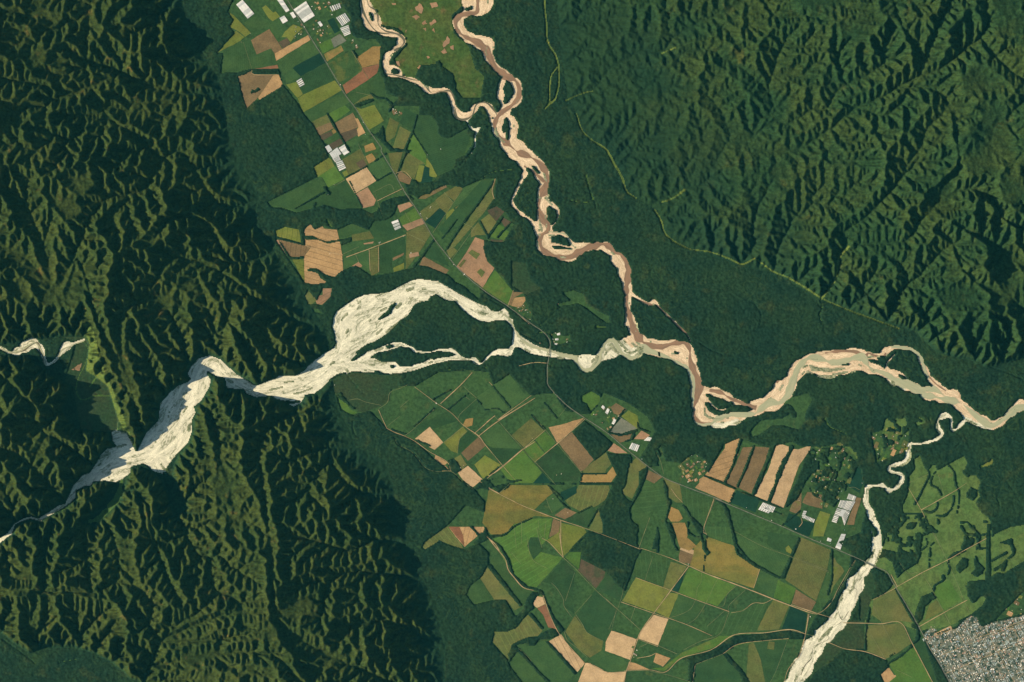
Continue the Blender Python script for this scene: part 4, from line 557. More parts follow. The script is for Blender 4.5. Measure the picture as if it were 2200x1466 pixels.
or|tall orange tongue between dark woods|K 1730,1200 1850,1200 1880,1290 1870,1340 1960,1420 1890,1466 1800,1430 1760,1290
mgs|green field cut by a pale track, right of the tongue|K 1820,870 2130,990 2030,1240 1940,1190 1860,1040
mgs|green block under the highway and wavy belt|N 930,0 1180,0 1215,180 960,85
oc|large ochre field with ragged belts|N 950,90 1215,180 1245,260 1460,400 1400,580 1000,450 800,375 840,200 900,130 950,200
br|small brown square beside the junction|N 695,270 720,190 835,260 805,350 700,330
lt|pale tan cap above the small brown square|N 705,215 722,180 838,222 832,262
mg|green block east of the ochre field|N 1465,405 1670,495 1585,670 1405,580
bg|lighter green block by the levee road bend|N 1630,500 1800,580 1745,730 1590,670
br|brown triangular block west of the lower river|N 1800,590 1990,710 1940,800 1760,725
mgr|large green block beneath the highway, north-east|N 1220,80 1520,150 1550,190 1740,270 1650,470 1250,240
dg|darker green quadrilateral under the highway|N 1530,50 1830,90 1760,270 1540,180
ygm+|yellowish oval spot in the darker quadrilateral|N 1700,200 1730,175 1762,220 1750,255 1710,235
olr|broad olive-green block beside the river road|N 1850,100 2130,220 2090,420 1990,700 1700,500 1800,240
bg|bright green block below the main junction|N 790,385 910,430 1230,555 1150,640 1060,750 860,685 690,620
dk|dark green blade west of the junction road|N 765,395 690,615 630,595
ygm|yellow-green strip beside the straight dirt road|N 600,625 695,630 600,860 470,800
lt|pale pink-tan quadrilateral beside the dirt road|N 335,985 460,830 598,870 500,1120 315,1055
lt|bright tan square at the foot of the dirt road|N 5,1090 60,980 300,1055 235,1255 0,1170
tn|tan triangle next to the farmyard|N 205,1350 225,1275 280,1285 415,1345
tn|small orange-tan pentagon near the levee|N 455,1275 480,1190 618,1240 545,1320
ygm|yellow-green field between two long tracks|N 160,700 290,480 610,600 460,805
mgs|green field beside the broad wood, north part|N 330,210 600,300 545,570 380,500 250,450
olm|olive field with reddish track edge|N 545,575 620,330 770,375 625,595
mg|green field with winding tracks in the middle|N 690,640 950,740 770,910 610,860
olm|olive-brown slanting field east of the winding tracks|N 1430,980 1540,760 1590,685 1740,735 1640,970
dk|dark green field beside the lower river road|N 1665,965 1750,745 1905,820 1880,990
mg|green field in the centre of the lower plantation|N 600,880 890,985 1010,1035 740,1160 505,1115
bgm|bright strip along the levee|N 430,1340 480,1330 545,1330 720,1190 1080,1030 1210,1030 1000,1150 720,1230 560,1360
mgs|green field right of the centre, above the levee|N 950,940 1180,810 1540,700 1430,990 1220,1015 1090,1010 1000,1020
dg|dark green pentagon south of the tree belt|N 850,1300 1110,1205 1275,1390 1270,1466 825,1466
ol|olive blade-shaped strip in the dark plantation|N 1355,1110 1400,1090 1470,1260 1510,1466 1330,1466 1340,1300
dg|dark green field with a small olive notch|N 1410,1095 1725,1065 1610,1360 1550,1466 1520,1466 1475,1260
ol+|small olive notch by the levee tracks|N 1530,1150 1545,1080 1600,1090 1592,1160
dg|dark green block below the western dirt tracks|N 20,990 80,970 320,1040 290,1060 60,975
dgm|dark green block at the wood's southern tip|M 1990,440 2150,600 2120,700 1890,590 1980,470
bg+|green step beside the mustard field corner|M 1600,290 1640,240 1750,240 1730,400
dbm|brown ploughed field at the foot of the broad wood|M 1720,410 1750,305 1870,360 1980,380 1970,470 1890,580
dgm|dark green kite below the river road|M 1390,520 1580,320 1700,425 1660,560 1560,560
dg|dark green field between two pale tracks|M 1480,540 1690,440 1660,700 1690,830 1590,750 1580,680
dg|largest dark green field of the south-west block|M 1710,830 1830,660 1880,600 2090,790 2020,960 1960,1080 1810,1000
olm|olive green field above the river road's last bend|M 1600,990 1690,840 1810,1005 1960,1085 1940,1170 1830,1235 1720,1150
mg|pale green wedge joining the tan square|M 1830,1240 1940,1180 2150,1240 2190,1300 2180,1355 2020,1370
lt|wide pale tan field at the bottom of the river road|M 1790,1285 1830,1285 2000,1375 2170,1365 2150,1466 1720,1466
lts|narrow pale tan strip along the river road|M 1445,1080 1560,1015 1640,1140 1785,1285 1715,1370 1580,1225
tns|tan field with dark furrows by the wood knot|M 500,0 830,0 850,50 780,80 650,192 540,60
rd|reddish brown wedge west of the tan furrows|M 500,0 600,0 640,90 650,190
ols|pale green contour field against the mountain forest|M 240,160 330,50 440,0 500,0 620,170 640,212 560,190 480,155 400,130 390,160 275,215
mg|pale green river pasture, northern|M 890,330 930,270 850,140 880,115 1000,290 1080,460 1180,570 1300,605 1250,650 1200,740
ol|olive pasture left of the long slanting belt|M 865,380 1010,560 1190,750 1120,790 1040,690 930,690 800,490 800,460
mg|small green pasture lobe on the forest edge|M 665,640 710,555 790,490 930,690 740,735
lt|pale strip with stripes beside the river road|M 1305,690 1340,655 1390,665 1410,730 1335,765 1300,740
rd|reddish brown strip beside the river road|M 1335,770 1410,735 1460,850 1515,965 1440,950 1390,830
ols|olive-tan contour pasture with a rounded west end|M 910,1080 930,990 1030,975 1160,940 1200,870 1250,830 1385,980 1340,1030 1250,1040 1150,1080 1090,1130 1060,1250 980,1160
mg|long green pasture between two straight belts|M 1170,1110 1250,1130 1390,1080 1420,1090 1560,1250 1685,1390 1620,1466 1450,1466 1300,1300
mg|green pasture with a hooked grove on the south-west edge|M 1075,1300 1150,1180 1280,1310 1420,1466 1200,1466 1140,1400
tns|light tan long field, westernmost of the five hedge strips|L 285,530 470,280 545,310 560,290 600,330 465,598
tn|orange-tan cap of the westernmost hedge strip|L 475,240 600,185 625,200 545,340 470,290
br|brown field, second of the five hedge strips|L 478,600 570,440 640,270 735,265 655,480 590,655
br|brown field, third of the five hedge strips|L 600,650 680,480 760,262 850,268 925,210 900,280 720,708
lt|pale tan field, fourth of the five hedge strips|L 750,725 880,480 965,225 1090,268 1000,470 870,775
lt|pale tan field, easternmost of the five hedge strips|L 905,795 1020,480 1120,285 1160,290 1285,248 1270,300 1170,440 1025,840
tn|long tan field under the hedge strips by the highway|L 190,650 232,600 230,570 270,545 565,670 520,795
dk|dark teal covered field beside the tan highway field|L 525,795 580,672 800,770 760,885
dk|black-green pond-dark field beside the white bar greenhouse|L 1028,995 1075,890 1170,925 1205,960 1320,985 1265,1112 1130,1060
dk|dark green rectangle beside the small right-hand river|L 1620,600 1650,540 1700,430 1835,480 1780,600 1740,700 1640,640
brm|brown clearing above the black-green field|L 1080,870 1150,690 1195,700 1190,830 1165,900
br|brown garden block north of the white bar greenhouse|L 1200,790 1250,690 1400,720 1390,850 1270,820
ygm|yellow-green long plot beside the brown plots|L 1320,980 1370,870 1465,900 1400,1110 1300,1110
mg|green plot left of the small silver greenhouse|L 1420,1090 1490,990 1550,1010 1480,1170
br|brown margin east of the biggest greenhouse|L 1620,1000 1710,740 1760,750 1700,940 1690,1000
ygm|yellow wedge in the green plots by the small river|O 385,380 440,385 410,440
mg|green paddock east of the levee road by the small river|N 2000,690 2110,430 2180,440 2090,750
olm|olive meadow left of the highway, by the bridge|O 390,260 430,340 480,380 500,420 400,560 370,640 390,460 380,380
tn|tan corner field with a bitten edge near the town|O 840,1385 920,1325 970,1400 1040,1390 970,1440 1000,1466 880,1466
lt|tan sports-ground strip on the edge of the town|O 1345,1010 1500,935 1530,960 1480,990 1350,1030
dg|dark green field beside the highway bend|O 770,610 830,440 940,475 970,530 870,630 790,670
ol|olive field between the highway and the small river|O 775,690 970,590 1140,900 1040,890 870,910 760,830
olm|orange-olive field beside the kidney-shaped wood|O 1260,870 1300,740 1365,690 1440,790 1210,910
bg|bright green field below the pale tracks|O 1360,560 1490,500 1600,690 1440,790 1340,610
dg|dark green strip beside the town boundary|O 1200,1020 1240,1060 1480,1520 1370,1520 1160,1120
ol|olive field around the winding hedge south|O 705,930 860,925 1040,910 1130,1100 990,1200 890,1245 700,1165
bg|bright green long field south of the winding hedge|O 920,1290 1060,1200 1150,1130 1350,1500 880,1500 990,1410
ygm|orange-topped grass patch in the eastern pasture|R 1760,600 1860,510 1880,560 1865,635 1830,620
'''.strip().splitlines()
CLEARINGS = ['C 840,70 880,30 920,80 905,130 850,100', 'C 810,160 850,140 890,165 850,190', 'C 905,220 940,190 960,225 920,240', 'C 975,215 1030,185 1045,210 990,245', 'C 980,30 1040,20 1060,60 1000,80', 'C 1105,410 1145,340 1170,370 1165,410 1110,450', 'C 1170,440 1205,425 1205,475', 'C 1085,490 1120,455 1145,500 1110,510', 'C 860,640 885,615 905,630 880,655', 'C 660,580 690,580 700,625 680,620', 'C 620,30 660,30 660,48 630,48', 'C 905,700 925,700 915,715', 'C 970,730 1010,715 1018,755 990,760', 'C 1045,690 1080,690 1060,720', 'C 915,270 945,265 945,300', 'C 1000,285 1020,265 1030,310', 'C 750,290 765,280 755,315', 'C 950,530 985,545 960,555', 'B 1880,1310 1915,1300 1920,1330 1890,1340', 'B 1715,1380 1755,1375 1750,1395 1720,1395',
  'H 1000,1020 1050,1010 1060,1040 1010,1045', 'L 1550,220 1600,205 1630,240 1580,250', 'L 1680,290 1710,290 1700,310', 'F 375,475 430,440 420,480', 'L 2010,300 2070,265 2060,290', 'K 170,1010 180,1010 180,1020']
VILLAGES = [  # outline, how many plots, size, seed
 ('A 1150,240 1240,180 1330,190 1370,320 1330,400 1250,420 1190,330', 16, 34, 1), ('A 1140,30 1260,0 1460,20 1460,90 1330,110 1220,150', 20, 30, 2), ('A 1010,250 1090,210 1140,300 1060,370 1000,370', 8, 26, 3), ('A 1490,350 1560,330 1640,430 1600,460 1540,390', 6, 26, 9),
 ('K 960,170 1050,60 1150,110 1240,200 1120,330', 14, 40, 4), ('K 1770,680 1860,590 1950,540 2070,640 1960,820 1850,820', 34, 46, 5), ('L 1260,300 1400,260 1560,220 1700,350 1720,440 1640,600 1500,820 1380,820 1260,700 1280,560', 70, 42, 6),
 ('H 650,470 760,435 800,520 795,590', 16, 22, 7), ('H 970,700 1060,680 1080,720 1150,710 1160,770 1060,800 1010,800', 9, 32, 8), ('L 1850,130 2195,60 2195,300 1900,420', 26, 60, 10), ('O 1900,900 2195,600 2195,820 1900,890', 10, 50, 11), ('A 1940,1000 2040,1050 2020,1110 1940,1070', 6, 30, 12), ('N 260,1120 320,1120 330,1200 270,1240', 5, 24, 13)]
# greenhouses: roof tone | spans | gap between spans | label | four corners
GLASS = '''
w|9|0|long white greenhouse with grey panels, westernmost at the top edge|A 472,45 530,-2 642,130 580,178
w|6|0|narrow white greenhouse touching the top edge beside the highway|A 850,-10 905,-10 975,100 942,118
w|3|0|small white greenhouse shed in the green fields, left of the pair|A 880,172 925,148 960,198 912,225
w|3|0|small cream greenhouse shed next to the highway, right of the pair|A 978,125 1008,113 1038,160 1010,176
g|8|0|big grey greenhouse block east of the highway at the top|A 1012,92 1130,12 1212,150 1112,215
w|6|.3|pale ribbed greenhouse west of the round wooded meander|A 1412,170 1500,122 1548,195 1470,250
w|6|.3|pale ribbed greenhouse touching the round wooded meander|A 1450,265 1530,235 1552,320 1495,345
w|2|0|small bright white greenhouse in the village gardens|A 1238,215 1262,200 1290,240 1268,255
w|5|.4|row of thin white greenhouses above the grey plot's east side|A 1350,65 1450,30 1465,75 1375,110
w|4|.35|lone white greenhouse with a ribbed left side|A 1037,765 1085,735 1118,800 1072,825
w|3|0|silver greenhouse, top left of the stepped cluster|B 1310,70 1345,50 1378,100 1342,125
w|5|0|silver greenhouse, broad centre of the stepped cluster|B 1350,130 1425,75 1465,135 1385,182
w|4|0|silver greenhouse, right arm of the stepped cluster|B 1437,80 1495,45 1540,120 1490,150
w|7|.35|ribbed greenhouse with dark gaps in the stepped cluster|B 1380,182 1440,150 1460,195 1405,215
w|5|.25|ribbed greenhouse, lowest of the stepped cluster|B 1410,215 1470,195 1508,270 1445,300
w|4|0|cream greenhouse at the highway's south-west side near the foothill strips|D 600,1500 601,1500 601,1501 600,1501
g|3|.2|green shade-net greenhouse beside the bright rowed field|D 178,775 240,752 272,835 215,860
w|9|.25|white ribbed greenhouse beside the hedge strips, stepped at its foot|L 795,840 830,788 950,835 925,885
w|5|.25|short ribbed greenhouse below the stepped one|L 782,855 800,835 905,870 885,893
w|11|.35|biggest greenhouse, striped middle section|L 1535,830 1560,768 1705,780 1655,870
g|5|.1|grey north end of the biggest greenhouse|L 1620,755 1640,705 1712,735 1695,775
g|9|.3|biggest greenhouse, striped lower left section|L 1478,970 1530,838 1572,852 1522,985
g|9|.3|biggest greenhouse, striped lower right section|L 1575,930 1612,860 1652,875 1598,1008
w|2|0|bright white square roof in the middle of the biggest greenhouse|L 1548,915 1572,852 1612,862 1582,925
w|9|.35|white bar greenhouse with hanging ribs beside the black-green field|L 1195,930 1215,905 1322,950 1310,982
w|3|.2|pale blue-grey short greenhouse above the white bar|L 1195,920 1215,865 1245,870 1225,915
w|3|0|little silver greenhouse by the highway west of the long one|L 1432,1150 1442,1120 1480,1135 1470,1162
w|6|.05|long slim silver greenhouse beside the highway near the bridge|L 1512,1215 1570,1085 1612,1088 1560,1235
g|3|.2|grey greenhouse on the bank of the small river|L 1805,1260 1825,1190 1850,1195 1835,1265
w|3|0|brightest white greenhouse in the roadside village|K 1097,160 1122,118 1140,135 1120,178
w|3|.1|pale greenhouse near the mushroom-shaped clearing|K 1060,110 1075,90 1098,110 1085,135
w|3|.1|cream slanting greenhouse at the village's lower edge|K 1158,265 1180,220 1205,230 1180,275
w|5|.2|pale greenhouse cluster ringed by olive ground|K 1320,500 1350,445 1425,470 1400,530
w|3|.1|small pale greenhouse north of the ringed cluster|K 1462,425 1500,390 1540,400 1520,430
w|2|0|white greenhouse, top of the row beside the road bend|H 1030,700 1060,690 1062,712 1035,716
w|2|0|white greenhouse, middle of the row beside the road bend|H 1015,745 1045,740 1048,758 1018,760
w|2|0|white greenhouse, lowest of the row beside the road bend|H 1005,790 1030,785 1035,803 1008,806
'''.strip().splitlines()
GLASS = [g for g in GLASS if 'south-west side near' not in g]
# scattered farm buildings: place | length | width | turn | roof | label
SHEDS = '''
J 1262,382|9|7|35|w|white-roofed farmhouse alone in the green plantation
J 1258,372|6|4|35|t|small tan shed beside the lone plantation farmhouse
J 1488,990|10|7|30|w|bright white farmstead hall beside the small dark wood
J 1470,1002|7|5|-20|g|grey barn beside the bright white farmstead hall
J 1520,965|8|4|50|r|reddish shed in the farmstead yard
J 302,208|5|4|0|w|white hut on the river scrub
J 262,240|6|4|30|b|bluish hut near the riverbank at the mountain foot
B 1820,975|8|4|-70|w|white L-shaped farm building at the track corner, long wing
B 1830,968|7|3|10|w|white L-shaped farm building at the track corner, short wing
B 1355,1078|5|4|80|w|white shed inside the largest tan field
B 1338,520|5|3|40|w|white hut beside the lone tree clump
B 1395,425|3|3|0|w|tiny white hut on the bright meadow edge
B 1150,672|4|3|60|r|orange-roofed hut at the northern edge of the winding wood
B 1472,1135|4|3|80|w|white hut at the tan field's right edge
B 2120,1070|5|10|-5|w|cream barn in the olive diagonal field
B 2160,1215|6|4|30|w|white hut at the tip of the dark triangle
B 1817,1120|3|3|0|w|tiny white hut beside the tall olive block
B 2052,912|4|3|20|w|white hut below the olive diagonal field
D 645,90|8|4|-35|w|white farmhouse in the large dark green field
D 520,143|7|5|20|w|white house at the tip of the bright kite field
D 515,742|10|3|-40|w|white barn beside the teal rowed field
D 455,700|3|10|35|w|long white shed along the highway
D 865,1275|4|13|-55|w|long white warehouse on the highway by the pink field
D 730,1120|5|5|0|w|white hut on the highway at the gridded plot
D 768,1180|5|5|0|w|white hut on the highway before the pink field
D 547,640|2|21|-30|w|thin white shade house in the olive field
D 210,775|3|8|-30|w|thin white bar on the shade-net plot, upper
D 240,828|3|8|-30|w|thin white bar on the shade-net plot, lower
D 325,490|6|5|10|g|grey shed at the highway bridge of trees
A 1055,205|7|5|-50|g|grey roadside shed by the garden plots
A 1115,255|8|5|-40|w|pale roadside building at the village crossing
A 1375,140|7|8|10|w|white packing shed beside the dark teal plot
A 1455,800|6|6|0|w|white house where the reddish field meets the highway
A 1670,1155|5|5|0|w|white hut on the highway beside the rowed field
A 1690,1270|6|5|-50|g|grey hut on the highway at the dark wood
A 520,398|4|3|0|r|pink hut at the western field corner
A 605,320|3|3|0|w|tiny white hut on the meadow corner
A 1605,430|4|16|-55|w|long white shed at the end of the village rows
A 1570,380|4|12|-60|w|shorter white shed at the end of the village rows
A 1062,320|4|12|-30|w|slim white shed among the lime garden plots
A 1030,345|4|10|-30|g|slim grey shed among the lime garden plots
C 635,1030|9|7|-30|w|bright white roof at the corner of the pink-roofed village
C 665,1055|9|9|-30|r|pink roof in the little village east of the highway, left
C 695,1060|9|7|-30|t|tan roof in the little village east of the highway, right
H 385,402|9|5|-20|w|white house by the forest north of the pale river
H 200,165|4|10|-55|w|long white warehouse across the highway from the pink field
H 1045,432|6|3|0|r|pink hut at the tip of the meadow tongue
H 880,785|7|8|10|r|pink-brown yard building west of the bridge road
H 945,795|8|7|0|w|cream building beside the bridge road
H 780,610|8|3|-35|r|reddish shed along the highway beyond the bridge
H 645,940|5|4|0|g|grey hut south of the pale river, left
H 685,940|4|5|0|g|grey hut south of the pale river, right
H 985,950|9|7|20|w|white plant building on the south bank by the bridge
H 1010,965|8|9|-10|t|tan plant building on the south bank by the bridge
H 968,980|7|8|0|w|cream plant building nearest the road south of the bridge
H 1135,1045|6|6|-30|g|grey hut in the forest south of the wide bend
K 1490,410|10|5|20|w|white roof on the pink triangular plot's foot
K 1445,600|8|6|-30|g|grey shed on the highway by the ragged wood
K 1495,625|8|6|-30|w|pale shed on the highway by the ragged wood
K 1880,815|10|6|20|w|white shed by the highway before the hedge strips
K 410,405|5|4|0|t|tan hut on the bare spot of the olive-tan field
K 640,750|7|4|70|t|tan shed on the bare pale scars
K 685,740|8|4|20|w|white shed on the bare pale scars
K 605,975|7|3|0|w|white roof in the small green pasture
K 745,1105|9|4|10|t|tan roof at the corner where two tracks meet
K 1240,208|4|5|0|w|white hut at the hedge inside the village
L 675,838|4|4|0|w|white pump house on the dark covered field
L 912,958|8|5|-20|w|cream house on the highway below the ribbed greenhouses
L 1140,1040|9|7|-30|w|white farmyard at the foot of the black-green field
L 1172,770|3|4|0|w|tiny white hut on the brown clearing
L 1635,390|9|3|20|w|bright white shed in the northern gardens
L 1510,598|6|4|20|w|white shed among the dark garden trees
L 1345,685|6|5|0|w|white house east of the brown clearing's top
L 1405,725|7|5|20|g|grey house in the middle of the gardens
L 1290,590|8|4|-30|w|pale shed at the gardens' western side
L 1350,610|10|4|-35|t|tan long shed in the gardens' western side
L 1325,380|4|6|20|w|cream shed in the upper left gardens
L 1765,607|4|4|0|w|tiny white hut beside the dark green rectangle
L 1600,1050|4|4|0|b|blue hut above the long slim silver greenhouse
L 1375,1155|4|4|0|w|white hut on the highway west of the silver greenhouses
L 1465,1175|5|4|0|g|grey-blue hut below the little silver greenhouse
L 1730,1290|10|5|-20|w|white yard building west of the small river bridge
L 1780,1300|9|6|-10|r|reddish yard building west of the small river bridge
L 1700,1275|7|5|-20|t|tan yard building west of the small river bridge
L 2035,385|6|6|0|t|tan house beside the small winding river
N 785,352|6|4|20|w|white house at the main dirt-road junction
N 300,1165|6|10|-5|w|white barn in the farmyard beside the bright tan square
N 285,1205|7|6|10|g|grey barn in the farmyard beside the bright tan square
N 270,1230|6|5|10|t|tan barn in the farmyard beside the bright tan square
N 1935,848|6|9|10|w|white barn where the levee road leaves
N 1862,1145|6|9|15|w|white barn further down the levee road
N 2145,750|7|9|15|w|white barn nearest the river below the bridge
N 828,1390|3|8|0|w|tiny white shed beside the dark green pentagon
O 530,500|9|8|20|w|square white barn beside the river road, northern
O 595,385|9|7|-20|t|tan yard hut just below the river bridge
O 800,450|4|4|0|t|tan hut east of the small river bridge
O 1232,435|3|3|0|w|tiny white hut at the pasture track crossing
'''.strip().splitlines()
# ================================================================ materials
def new_mat(name, rough=.9, spec=.1):
    m = bpy.data.materials.new(name); m.use_nodes = True
    b = m.node_tree.nodes['Principled BSDF']; b.inputs['Roughness'].default_value = rough
    b.inputs['Specular IOR Level'].default_value = spec
    return m, m.node_tree, b

class NB:
    """small node helper: noise, ramps and mixes in survey units"""
    def __init__(s, nt):
        s.nt = nt; s.geo = None
    def pos(s):
        if s.geo is None: s.geo = s.nt.nodes.new('ShaderNodeNewGeometry')
        return s.geo.outputs['Position']
    def noise(s, size, detail=3, rough=.55, vec=None, off=0, scale=(1,1,1), dist=0, rot=0):
        n = s.nt.nodes.new('ShaderNodeTexNoise'); n.inputs['Scale'].default_value = 1.0/size
        n.inputs['Detail'].default_value = detail; n.inputs['Roughness'].default_value = rough; n.inputs['Distortion'].default_value = dist
        mp = s.nt.nodes.new('ShaderNodeMapping'); mp.inputs['Location'].default_value = (off, off*.7, off*.3)
        mp.inputs['Scale'].default_value = scale; mp.inputs['Rotation'].default_value = (0, 0, rot)
        s.nt.links.new(vec or s.pos(), mp.inputs[0]); s.nt.links.new(mp.outputs[0], n.inputs['Vector'])
        return n.outputs['Fac']
    def ramp(s, fac, lo, hi):
        n = s.nt.nodes.new('ShaderNodeMapRange'); n.inputs[1].default_value = lo; n.inputs[2].default_value = hi
        n.interpolation_type = 'SMOOTHSTEP'; s.nt.links.new(fac, n.inputs[0]); return n.outputs[0]
    def mix(s, fac, a, b):
        n = s.nt.nodes.new('ShaderNodeMix'); n.data_type = 'RGBA'
        for i, v in ((6, a), (7, b)):
            if isinstance(v, tuple): n.inputs[i].default_value = (*v, 1)
            else: s.nt.links.new(v, n.inputs[i])
        if isinstance(fac, float): n.inputs[0].default_value = fac
        else: s.nt.links.new(fac, n.inputs[0])
        return n.outputs[2]
    def math(s, op, a, b=0.0):
        n = s.nt.nodes.new('ShaderNodeMath'); n.operation = op
        for i, v in ((0, a), (1, b)):
            if isinstance(v, (int, float)): n.inputs[i].default_value = v
            else: s.nt.links.new(v, n.inputs[i])
        return n.outputs[0]
    def scale(s, col, fac):
        n = s.nt.nodes.new('ShaderNodeVectorMath'); n.operation = 'SCALE'; s.nt.links.new(col, n.inputs[0])
        s.nt.links.new(fac, n.inputs['Scale']); return n.outputs[0]
    def wave(s, size, rot, dist=0, dscale=1.0, vec=None):
        n = s.nt.nodes.new('ShaderNodeTexWave'); n.inputs['Scale'].default_value = .314/size*1.0
        n.inputs['Distortion'].default_value = dist; n.inputs['Detail'].default_value = 2; n.inputs['Detail Scale'].default_value = dscale
        mp = s.nt.nodes.new('ShaderNodeMapping'); mp.inputs['Rotation'].default_value = (0, 0, rot)
        s.nt.links.new(vec or s.pos(), mp.inputs[0]); s.nt.links.new(mp.outputs[0], n.inputs['Vector'])
        return n.outputs['Fac']

def cover(name, a, b, c=None, big=55, fine=4.5, c_lo=.58, c_hi=.68, off=0, amp=(.72, 1.3), rough=.95):
    """vegetation or soil: tone a drifting to b, patches of c, fine speckle"""
    m, nt, bs = new_mat(name, rough, .05); n = NB(nt)
    col = n.mix(n.ramp(n.noise(big, 4, off=off), .35, .65), a, b)
    if c: col = n.mix(n.ramp(n.noise(big*.45, 5, .6, off=off+91), c_lo, c_hi), col, c)
    sp = n.ramp(n.noise(fine, 3, .7, off=off+17), .3, .7)
    f = n.math('ADD', n.math('MULTIPLY', sp, amp[1]-amp[0]), amp[0])
    nt.links.new(n.scale(col, f), bs.inputs['Base Color']); return m

M = {}
M['forest'] = cover('valley forest', (.0075,.0235,.0125), (.0125,.031,.0125), (.023,.038,.013), big=80, fine=5, c_lo=.55, c_hi=.7, amp=(.55,1.5))
def hill_mat(name, low, lo_z, hi_z, *a, **k):
    m = cover(name, *a, **k); nt = m.node_tree; n = NB(nt); bs = nt.nodes['Principled BSDF']
    src = bs.inputs['Base Color'].links[0].from_socket
    sep = nt.nodes.new('ShaderNodeSeparateXYZ'); nt.links.new(n.pos(), sep.inputs[0])
    hgt = n.math('ADD', sep.outputs[2], n.math('MULTIPLY', n.noise(70, 3, off=8), 8.0))
    sp = n.math('ADD', n.math('MULTIPLY', n.ramp(n.noise(5, 3, .7, off=17), .3, .7), .5), .75)
    lw = n.scale(n.mix(n.ramp(n.noise(150, 4), .35, .65), *low), sp)
    nt.links.new(n.mix(n.ramp(hgt, lo_z, hi_z), lw, src), bs.inputs['Base Color']); return m
WESTARGS = (((.0195,.034,.008), (.029,.041,.0085), (.066,.051,.012)), dict(big=60, fine=6, c_lo=.60, c_hi=.75, amp=(.6, 1.4)))
M['west'] = hill_mat('western mountain forest', ((.0085,.027,.0135), (.0145,.036,.0135)), 6, 20, *WESTARGS[0], **WESTARGS[1])
M['east'] = hill_mat('eastern hill forest', ((.0078,.025,.0125), (.0125,.032,.012)), 5, 30, (.013,.034,.011), (.024,.041,.010), (.048,.052,.012), big=90, fine=6, c_lo=.60, c_hi=.8, off=40, amp=(.6, 1.4))
def scrolls(m):
    nt = m.node_tree; n = NB(nt); bs = nt.nodes['Principled BSDF']; src = bs.inputs['Base Color'].links[0].from_socket
    a = n.noise(75, 2, .4, off=71, dist=1.2); w1 = n.math('ABSOLUTE', n.math('SUBTRACT', n.math('FRACT', n.math('MULTIPLY', a, 13.0)), .5))
    msk = n.ramp(n.noise(130, 2, off=90), .50, .60)
    nt.links.new(n.mix(n.math('MULTIPLY', n.math('MULTIPLY', n.ramp(w1, .36, .5), msk), .55), src, (.030,.060,.018)), bs.inputs['Base Color'])
scrolls(M['forest'])
M['farm'] = cover('farmland', (.028,.064,.022), (.036,.078,.023), (.050,.078,.024), big=70, fine=7, off=10)
M['pasture'] = cover('rough pasture', (.042,.080,.018), (.062,.085,.020), (.110,.088,.032), big=45, fine=8, c_lo=.56, c_hi=.72, off=20, amp=(.7, 1.35))
M['bright'] = cover('open grassland', (.062,.116,.030), (.080,.122,.032), (.110,.110,.032), big=60, fine=9, c_lo=.6, c_hi=.78, off=30)
M['scrub'] = cover('dry scrub', (.021,.046,.018), (.031,.045,.018), (.018,.048,.018), big=50, fine=5, off=33)
M['meadow'] = cover('meadow strip', (.060,.105,.022), (.045,.090,.022), (.10,.12,.02), big=16, fine=4, off=63)
M['ridge'] = cover('grass and sunlit slope', (.052,.082,.018), (.066,.090,.018), (.12,.11,.014), big=26, fine=4, c_lo=.62, c_hi=.72, off=3)  # pale grass, and sunlight on slopes put into the colour
M['town'] = cover('town ground', (.10,.12,.09), (.17,.16,.11), (.024,.048,.032), big=17, fine=3, c_lo=.48, c_hi=.56, off=5)

M['bar'] = cover('sparse scrub on gravel', (.27,.27,.165), (.20,.215,.125), (.11,.13,.065), big=14, fine=3, c_lo=.5, c_hi=.62, off=9)
def bed_mat(name, pale, mid, dark, veg, veg_lo, kind):
    m, nt, bs = new_mat(name, .85, .15); n = NB(nt)
    uv = nt.nodes.new('ShaderNodeUVMap'); uv.uv_map = 'flow'
    def fl(size, sx, det, off, dist=0, rough=.6): return n.noise(size, det, rough, vec=uv.outputs[0], off=off, scale=(sx, 1, 1), dist=dist)
    warp = n.noise(14, 3, .5, off=3)
    t1 = fl(6.5, .17, 4, 1, .9)                      # long braids
    r1 = n.ramp(n.math('ABSOLUTE', n.math('SUBTRACT', t1, .5)), 0.0, .035)
    t2 = fl(3.2, .22, 3, 50, .7)
    r2 = n.ramp(n.math('ABSOLUTE', n.math('SUBTRACT', t2, .52)), 0.0, .06)
    col = n.mix(n.ramp(fl(9, .22, 4, 9, .5), .35, .68), pale, mid)
    vg = n.ramp(fl(13, .30, 5, 23, .8, .65), veg_lo, veg_lo+.09)
    vg = n.math('MULTIPLY', vg, n.ramp(fl(3, .4, 3, 70), .38, .56))
    col = n.mix(n.math('MULTIPLY', vg, .9), col, veg)
    col = n.mix(n.math('MULTIPLY', n.math('SUBTRACT', 1.0, r1), .55), col, dark)
    col = n.mix(n.math('MULTIPLY', n.math('SUBTRACT', 1.0, r2), .45), col, pale if kind == 'fan' else dark)
    sp = n.ramp(n.noise(2.6, 3, .7, off=7), .25, .75); f = n.math('ADD', n.math('MULTIPLY', sp, .3), .84)
    nt.links.new(n.scale(col, f), bs.inputs['Base Color']); return m
M['fan'] = bed_mat('pale river gravel', (.74,.69,.50), (.51,.48,.35), (.30,.30,.19), (.13,.15,.075), .50, 'fan')
M['sand'] = bed_mat('peach river sand', (.72,.56,.36), (.54,.41,.255), (.33,.21,.12), (.10,.12,.05), .70, 'sand')

